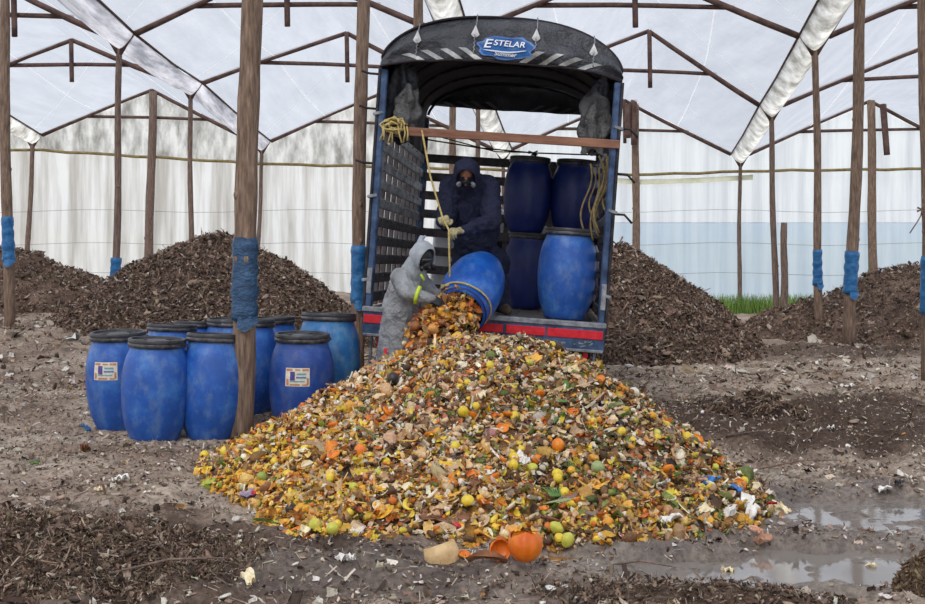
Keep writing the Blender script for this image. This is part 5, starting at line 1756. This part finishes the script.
IT = [
 ('lemon', 'f_yellow', 463, 418, .036, 'long yellow fruit high on the heap, left of a green sprig', 'fruit', 'fruit', 1.5),
 ('lemon', 'f_yellow', 475, 412, .026, 'small round lemon just right of a long yellow fruit', 'fruit', 'fruit', 1.1),
 ('lemon', 'f_lime', 413, 404, .026, 'yellow green lemon near the upper left of the heap', 'fruit', 'fruit', 1.2),
 ('mango', 'f_orange', 361, 459, .042, 'bright orange yellow mango in the left middle of the heap', 'fruit', 'fruit', 1.35),
 ('orange_peel', 'f_orange', 432, 441, .04, 'curled orange peel in the upper middle of the heap', 'peel', 'cup', 0),
 ('lime', 'f_green', 265, 484, .036, 'green lime at the lower left edge of the heap', 'fruit', 'fruit', 1.1),
 ('lime', 'f_lime', 316, 534, .038, 'large yellow green fruit at the bottom left front, next to a shrivelled one', 'fruit', 'fruit', 1.1),
 ('lime', 'f_lime', 334, 537, .034, 'yellow green fruit right of the large one at the bottom left front', 'fruit', 'fruit', 1.1),
 ('avocado', 'f_dark', 394, 385, .045, 'black round avocado near the top left of the heap', 'fruit', 'fruit', 1.15),
 ('avocado', 'f_dark', 294, 517, .034, 'small dark avocado near the lower left edge', 'fruit', 'fruit', 1.2),
 ('onion', 'f_purple', 489, 442, .042, 'pinkish purple onion in the middle of the heap', 'vegetable', 'fruit', .9),
 ('lemon', 'f_yellow', 467, 509, .038, 'yellow lemon low in the front centre of the heap', 'fruit', 'fruit', 1.05),
 ('lemon', 'f_yellow', 520, 357, .030, 'yellow lemon at the very top of the heap', 'fruit', 'fruit', 1.1),
 ('orange', 'f_orange', 597, 386, .040, 'orange on the upper right shoulder of the heap', 'fruit', 'fruit', 1.0),
 ('mango', 'f_orange', 559, 452, .040, 'orange mango half way up the right centre', 'fruit', 'fruit', 1.2),
 ('lemon', 'f_lime', 533, 475, .036, 'flat lemon beside the white paper ball', 'fruit', 'fruit', .8),
 ('orange', 'f_orange', 539, 466, .032, 'small orange right above the flat lemon', 'fruit', 'fruit', 1.0),
 ('lemon', 'f_yellow', 559, 483, .034, 'yellow fruit right of the white paper in the middle', 'fruit', 'fruit', 1.3),
 ('banana_peel', 'f_yellow', 612, 468, .05, 'bright yellow peel standing up on the right flank', 'peel', 'peel', 0),
 ('squash', 'f_leafpale', 596, 476, .042, 'grey green squash on the right flank', 'vegetable', 'fruit', 1.5),
 ('lime', 'f_lime', 556, 536, .042, 'greenish lemon on top of a stack of three by the pumpkin', 'fruit', 'fruit', .8),
 ('lemon', 'f_yellow', 561, 547, .036, 'yellow lemon in the middle of the three right of the pumpkin', 'fruit', 'fruit', .8),
 ('lime', 'f_lime', 570, 549, .034, 'lowest green lime of the three right of the pumpkin', 'fruit', 'fruit', 1.3),
 ('lemon', 'f_yellow', 566, 528, .038, 'curved yellow rind right above the three limes', 'peel', 'peel', 0),
 ('cucumber', 'f_leaf', 264, 531, .07, 'long dark green leaf lying on the soil at the lower left corner of the heap', 'leaf', 'leaf', .28),
 ('leaf', 'f_leafpale', 371, 442, .11, 'long grey green leaf lying slantwise on the left of the heap', 'leaf', 'leaf', .18),
 ('leaf', 'f_leaf', 561, 389, .06, 'green leaf high on the right shoulder', 'leaf', 'leaf', .45),
 ('leaf', 'f_leaf', 664, 450, .07, 'green crumpled leaf on the right edge of the heap', 'leaf', 'leaf', .5),
 ('leaf', 'f_leafpale', 611, 416, .07, 'pale green leaf on the upper right flank', 'leaf', 'leaf', .45),
 ('leaf', 'f_leaf', 622, 424, .06, 'dark leaf below the pale green one on the right flank', 'leaf', 'leaf', .5),
 ('corn_husk', 'f_cream', 318, 500, .10, 'long cream corn husk in the lower left of the heap', 'husk', 'leaf', .25),
 ('corn_husk', 'f_tan', 360, 505, .08, 'tan husk low on the left front', 'husk', 'leaf', .3),
 ('flatbread', 'f_cream', 540, 350, .065, 'round cream rind lying on the crest of the heap', 'rind', 'cup', 0),
 ('crumpled_paper', 'f_white', 521, 467, .055, 'crumpled white paper in the middle of the heap', 'paper', 'sheet', 1),
 ('crumpled_paper', 'f_white', 658, 490, .045, 'small white paper on the lower right flank', 'paper', 'sheet', .8),
 ('paper_sheet', 'f_white', 721, 520, .075, 'largest white paper at the right toe of the heap', 'paper', 'sheet', .8),
 ('paper_sheet', 'f_white', 747, 524, .075, 'white paper right of the largest one at the right toe', 'paper', 'sheet', .7),
 ('paper_sheet', 'f_white', 668, 527, .055, 'white paper left of a yellow peel at the right front', 'paper', 'sheet', .9),
 ('paper_sheet', 'f_white', 743, 509, .055, 'folded pale paper standing behind the white papers at right', 'paper', 'sheet', .9),
 ('paper_sheet', 'f_cream', 702, 517, .05, 'cream paper scrap left of the largest white paper', 'paper', 'sheet', .7),
 ('paper_sheet', 'f_cream', 783, 517, .05, 'cream strip at the far right end of the heap', 'paper', 'sheet', .4),
 ('cardboard_scrap', 'f_pink', 765, 546, .060, 'pink cardboard triangle on the mud by the puddle', 'cardboard', 'sheet', .6),
 ('cardboard_scrap', 'f_pink', 756, 538, .045, 'tan cardboard piece leaning behind the pink triangle', 'cardboard', 'sheet', .5),
 ('plastic_wrapper', 'f_blue', 706, 489, .060, 'shiny blue wrapper on the right slope', 'wrapper', 'sheet', 1),
 ('plastic_wrapper', 'f_blue', 733, 497, .050, 'light blue crumpled wrapper at the right end', 'wrapper', 'sheet', .8),
 ('plastic_wrapper', 'f_red', 767, 511, .040, 'red wrapper at the right end of the heap', 'wrapper', 'sheet', .4),
 ('plastic_bag', 'f_violetbag', 252, 500, .055, 'violet plastic bag at the lower left edge of the heap', 'bag', 'sheet', 1.2),
 ('plastic_wrapper', 'f_red', 259, 500, .022, 'tiny red wrapper beside the violet bag', 'wrapper', 'sheet', 1.0),
 ('melon_rind', 'f_pink', 694, 485, .055, 'salmon coloured rind left of the shiny blue wrapper', 'rind', 'cup', 0),
 ('banana_peel', 'f_yellow', 688, 462, .05, 'yellow rind on the right edge of the heap', 'peel', 'cup', 0),
 ('milk_carton', 'f_cream', 480, 402, .055, 'pale yellow triangular wrapper near the top centre', 'wrapper', 'sheet', .8),
 ('celery', 'f_leafpale', 558, 512, .10, 'bundle of pale green celery stalks low on the right front', 'vegetable', 'stalks', 5),
 ('celery', 'f_leaf', 552, 500, .09, 'dark green leafy stalks above the celery', 'vegetable', 'stalks', 6),
 ('leafy_sprig', 'f_leaf', 436, 402, .09, 'green leafy sprig near the top of the heap', 'vegetable', 'stalks', 7),
 ('rind', 'f_tan', 505, 497, .085, 'large dull rind in the centre front', 'rind', 'leaf', .6),
 ('banana_peel', 'f_yellow', 283, 462, .06, 'yellow peel on the left slope', 'peel', 'peel', 0),
 ('banana_peel', 'f_yellow', 289, 482, .05, 'yellow curved peel left of the corn husk', 'peel', 'peel', 0),
 ('apple', 'f_red', 457, 535, .028, 'small reddish apple at the front left of the pumpkin', 'fruit', 'fruit', .9),
 ('orange_peel', 'f_orange', 292, 455, .04, 'orange peel near the left end of the heap', 'peel', 'peel', 0),
 ('lemon', 'f_yellow', 207, 462, .036, 'lone lemon at the far left tip of the heap', 'fruit', 'fruit', 1.2),
 ('lemon', 'f_yellow', 229, 457, .036, 'lemon second from the far left tip', 'fruit', 'fruit', 1.2),
 ('white_shell', 'f_white', 551, 592, .026, 'small white shell on the mud below the pumpkin, left one', 'shell', 'cup', 0),
 ('white_shell', 'f_white', 566, 590, .032, 'small white shell on the mud below the pumpkin, right one', 'shell', 'cup', 0),
]
for i, (nm, mt, px, py, s_, lab, cat, kind, q) in enumerate(IT):
    s_ *= 1.0
    if kind == 'fruit': mb = fruit(s_, q)
    elif kind == 'cup': mb = cup(s_)
    elif kind == 'peel': mb = peel(s_)
    elif kind == 'leaf': mb = leaf(s_, q)
    elif kind == 'sheet': mb = sheet(s_, q, i)
    else: mb = stalks(s_, q)
    lift = {'fruit': .05, 'cup': .055, 'peel': .055, 'leaf': .065, 'sheet': .06, 'stalks': .06}[kind]
    if nm == 'white_shell': lift = .02
    place(nm if nm != 'cucumber' else 'leaf', mb, M[mt], px, py, lift, lab, cat, smooth=kind != 'sheet')
# look-alike fruit and peels strewn over the heap
kinds = [('lemon', 'f_yellow', lambda: fruit(.026, 1.2), 'yellow lemon among the scraps of the heap', 'fruit', 'lemons strewn in the food heap', 40),
         ('lime', 'f_lime', lambda: fruit(.026, 1.1), 'yellow green lime among the scraps of the heap', 'fruit', 'limes strewn in the food heap', 10),
         ('orange_peel', 'f_orange', lambda: cup(.038), 'orange half peel among the scraps of the heap', 'peel', 'orange peels strewn in the food heap', 56),
         ('banana_peel', 'f_yellow', lambda: peel(.05), 'yellow banana peel among the scraps of the heap', 'peel', 'banana peels strewn in the food heap', 36),
         ('melon_rind', 'f_tan', lambda: peel(.055, .5), 'tan rind among the scraps of the heap', 'rind', 'tan rinds strewn in the food heap', 46),
         ('cream_rind', 'f_cream', lambda: cup(.042, .5), 'cream rind among the scraps of the heap', 'rind', 'cream rinds strewn in the food heap', 40),
         ('brown_rind', 'f_brown', lambda: cup(.045, .6), 'brown rind among the scraps of the heap', 'rind', 'brown rinds strewn in the food heap', 30),
         ('green_leaf', 'f_leaf', lambda: leaf(.055, .4), 'green leaf among the scraps of the heap', 'leaf', 'green leaves strewn in the food heap', 26)]
for nm, mt, mk, lab, cat, grp, cnt in kinds:
    protos = [mk() for _ in range(3)]
    meshes = []
    made = 0
    tries = 0
    while made < cnt and tries < 4000:
        tries += 1
        x_ = random.uniform(-2.0, 2.0); y_ = random.uniform(6.8, 10.6)
        rho = float(pile_rho(np.array(x_), np.array(y_)))
        if rho > .97 or rho < .08: continue
        if mt in ('f_yellow', 'f_orange') and x_ > .8 and random.random() < .5: continue
        if mt == 'f_leaf' and x_ < .2 and random.random() < .7: continue
        if y_ > 8.6 and random.random() < .35: continue
        if len(meshes) < 3:
            o = obj(nm, protos[len(meshes)], M[mt], None, True); meshes.append(o)
        else:
            o = meshes[made % 3].copy(); COL.objects.link(o)
        nn = nrm(pile, np.array([x_]), np.array([y_]), .08)[0]
        h = float(max(pile(np.array(x_), np.array(y_)), ground(x_, y_)))
        o.location = Vector((x_, y_, h)) + Vector(nn) * random.uniform(.035, .06)
        o.rotation_euler = (random.uniform(-.8, .8), random.uniform(-.8, .8), random.uniform(0, 6.28))
        o.scale = (random.uniform(.8, 1.25),) * 3
        tag(o, lab, cat, grp)
        made += 1

# ---- the broken pumpkin
p = onto(524, 570); p.z = float(ground(p.x, p.y))
pt = thing('pumpkin', 'broken bright orange pumpkin with a jagged open top in front of the heap', 'pumpkin', (p.x, p.y - .02, p.z + .045), (R(-8), R(8), .4))
rs = random.Random(5)
def pump(r0, inner):
    nu, nv = 48, 16
    mb = MB()
    kk = [rs.uniform(-1, 1) for _ in range(13)]
    top = [.585 + .085 * (kk[(i // 4) % 12] * (1 - (i % 4) / 4) + kk[(i // 4 + 1) % 12] * (i % 4) / 4) + .015 * rs.uniform(-1, 1) for i in range(nu)]
    for j in range(nv + 1):
        for i in range(nu):
            a = 2 * PI * i / nu; th = PI * (1 - (1 - .30) * j / nv * 1.0)
            th = PI - (PI * top[i % nu] * 1.12) * j / nv
            rib = 1 + .035 * math.cos(a * 9)
            mb.v.append((r0 * math.sin(th) * math.cos(a) * rib, r0 * math.sin(th) * math.sin(a) * rib, .085 + r0 * 1.08 * math.cos(th)))
    for j in range(nv):
        for i in range(nu):
            q = (j * nu + i, j * nu + (i + 1) % nu, (j + 1) * nu + (i + 1) % nu, (j + 1) * nu + i)
            mb.f.append(q if not inner else q[::-1]); mb.mi.append(0)
    return mb
rs = random.Random(5); obj('rind', pump(.086, False), M['pumpkin'], pt, True)
rs = random.Random(5); obj('flesh', pump(.075, True), M['pump_in'], pt, True)
mb = MB()
for i in range(10):
    a = random.uniform(0, 6.28); mb.ball((.04 * math.cos(a), .04 * math.sin(a), .05 + random.uniform(0, .05)), (.02, .015, .012), seg=8, rings=6)
obj('pulp', jit(mb, .003), M['pump_in'], pt, True)
place('pumpkin_piece', cup(.06, .7), M['pumpkin'], 501, 560, .045, 'broken off orange piece leaning on the left of the pumpkin', 'pumpkin piece', rot=(R(80), 0, R(20)))
place('banana_peel', peel(.11, .22, 1.4), M['f_brown'], 488, 564, .03, 'shrivelled brown pink peel lying left of the pumpkin', 'peel', rot=(R(150), 0, R(170)))
# tan hollow rind
mb = MB()
pr = [(.07, -.055), (.078, 0), (.07, .055), (.058, .055), (.064, 0), (.058, -.055), (.07, -.055)]
def arc(u, v):
    i = v * 6; k0 = min(5, int(i)); f_ = i - k0
    r_ = pr[k0][0] * (1 - f_) + pr[k0 + 1][0] * f_; z = pr[k0][1] * (1 - f_) + pr[k0 + 1][1] * f_
    a = R(200) * u
    return (r_ * math.cos(a) * 1.25, r_ * math.sin(a) * .8, z)
mb.grid(arc, 20, 6)
place('melon_rind', jit(mb, .0015), M['f_tan'], 441, 562, .035, 'open tan rind shell left of the pumpkin peel, in front of the heap', 'rind', rot=(R(12), R(14), R(200)))
place('orange_peel', cup(.035), M['f_orange'], 465, 559, .03, 'small orange cup peel touching the open tan rind', 'peel', rot=(.3, .2, 0))
place('straw_clump', jit(stalks(.10, 9), .006), M['f_brown'], 436, 527, .05, 'brown bundle of stalks low in the heap above the tan rind', 'stalks', rot=(0, .2, .3))

# ---- single bits of litter on the soil
LIT = [
 ('paper_sheet', 'f_white', 120, 483, .06, .8, 'white plastic bag scrap on the soil below the front left drum'),
 ('paper_sheet', 'f_white', 62, 565, .045, .8, 'crumpled white paper on the dark mound at bottom left'),
 ('plastic_strip', 'f_white', 172, 540, .050, .35, 'curled white plastic strip on the soil at left'),
 ('plastic_strip', 'f_cream', 100, 492, .040, .5, 'cream scrap left of the white bag scrap'),
 ('plastic_strip', 'f_leaf', 35, 466, .040, .4, 'teal green plastic strip on the soil at far left'),
 ('brown_sack_scrap', 'f_brown', 85, 452, .075, .6, 'brown folded scrap on the soil left of the drums'),
 ('blue_rag', 'wrap', 86, 432, .06, .4, 'blue plastic rag lying at the foot of the leftmost drum'),
 ('plastic_strip', 'f_white', 885, 492, .055, .9, 'white crumpled bag on the soil at right'),
 ('black_rag', 'f_dark', 898, 486, .045, .8, 'black plastic rag beside the white crumpled bag at right'),
 ('plastic_strip', 'f_white', 905, 478, .05, .4, 'white strip near the right edge above the bag'),
 ('plastic_strip', 'f_white', 846, 387, .075, .9, 'white pointed scrap on the far soil at right'),
 ('plastic_strip', 'f_white', 830, 430, .05, .7, 'pale scrap on the turned soil at right'),
 ('plastic_strip', 'f_cream', 868, 572, .04, .5, 'pale lump in the puddle at bottom right'),
 ('pale_stone', 'f_cream', 724, 577, .05, .5, 'flat pale scrap at the near edge of the puddle'),
 ('paper_sheet', 'f_cream', 250, 585, .055, .6, 'cream scrap on the soil at the bottom, left of centre'),
 ('paper_sheet', 'f_white', 345, 562, .06, .4, 'white torn strip on the soil in front of the heap'),
]
for i, (nm, mt, px, py, s_, a_, lab) in enumerate(LIT):
    place(nm, sheet(s_, a_, 50 + i), M[mt], px, py, .03, lab, 'litter', smooth=False, rot=(random.uniform(-.3, .3), random.uniform(-.3, .3), random.uniform(0, 6)))
for i, (px, py, s_) in enumerate(((60, 590, .35), (25, 560, .3), (170, 575, .28), (150, 555, .25), (210, 470, .2), (640, 575, .2), (800, 470, .3), (760, 440, .3))):
    p = onto(px, py); a = random.uniform(-.6, .6)
    d = Vector((math.cos(a), math.sin(a), .12)) * s_
    mb = MB().tube([-d, Vector((0, 0, .03)), d], [.006, .007, .003], 6)
    o = obj('twig', mb, M['timber'], None, True); o.location = p + Vector((0, 0, .04))
    tag(o, 'thin dry twig lying on the soil', 'twig', 'twigs on the soil')
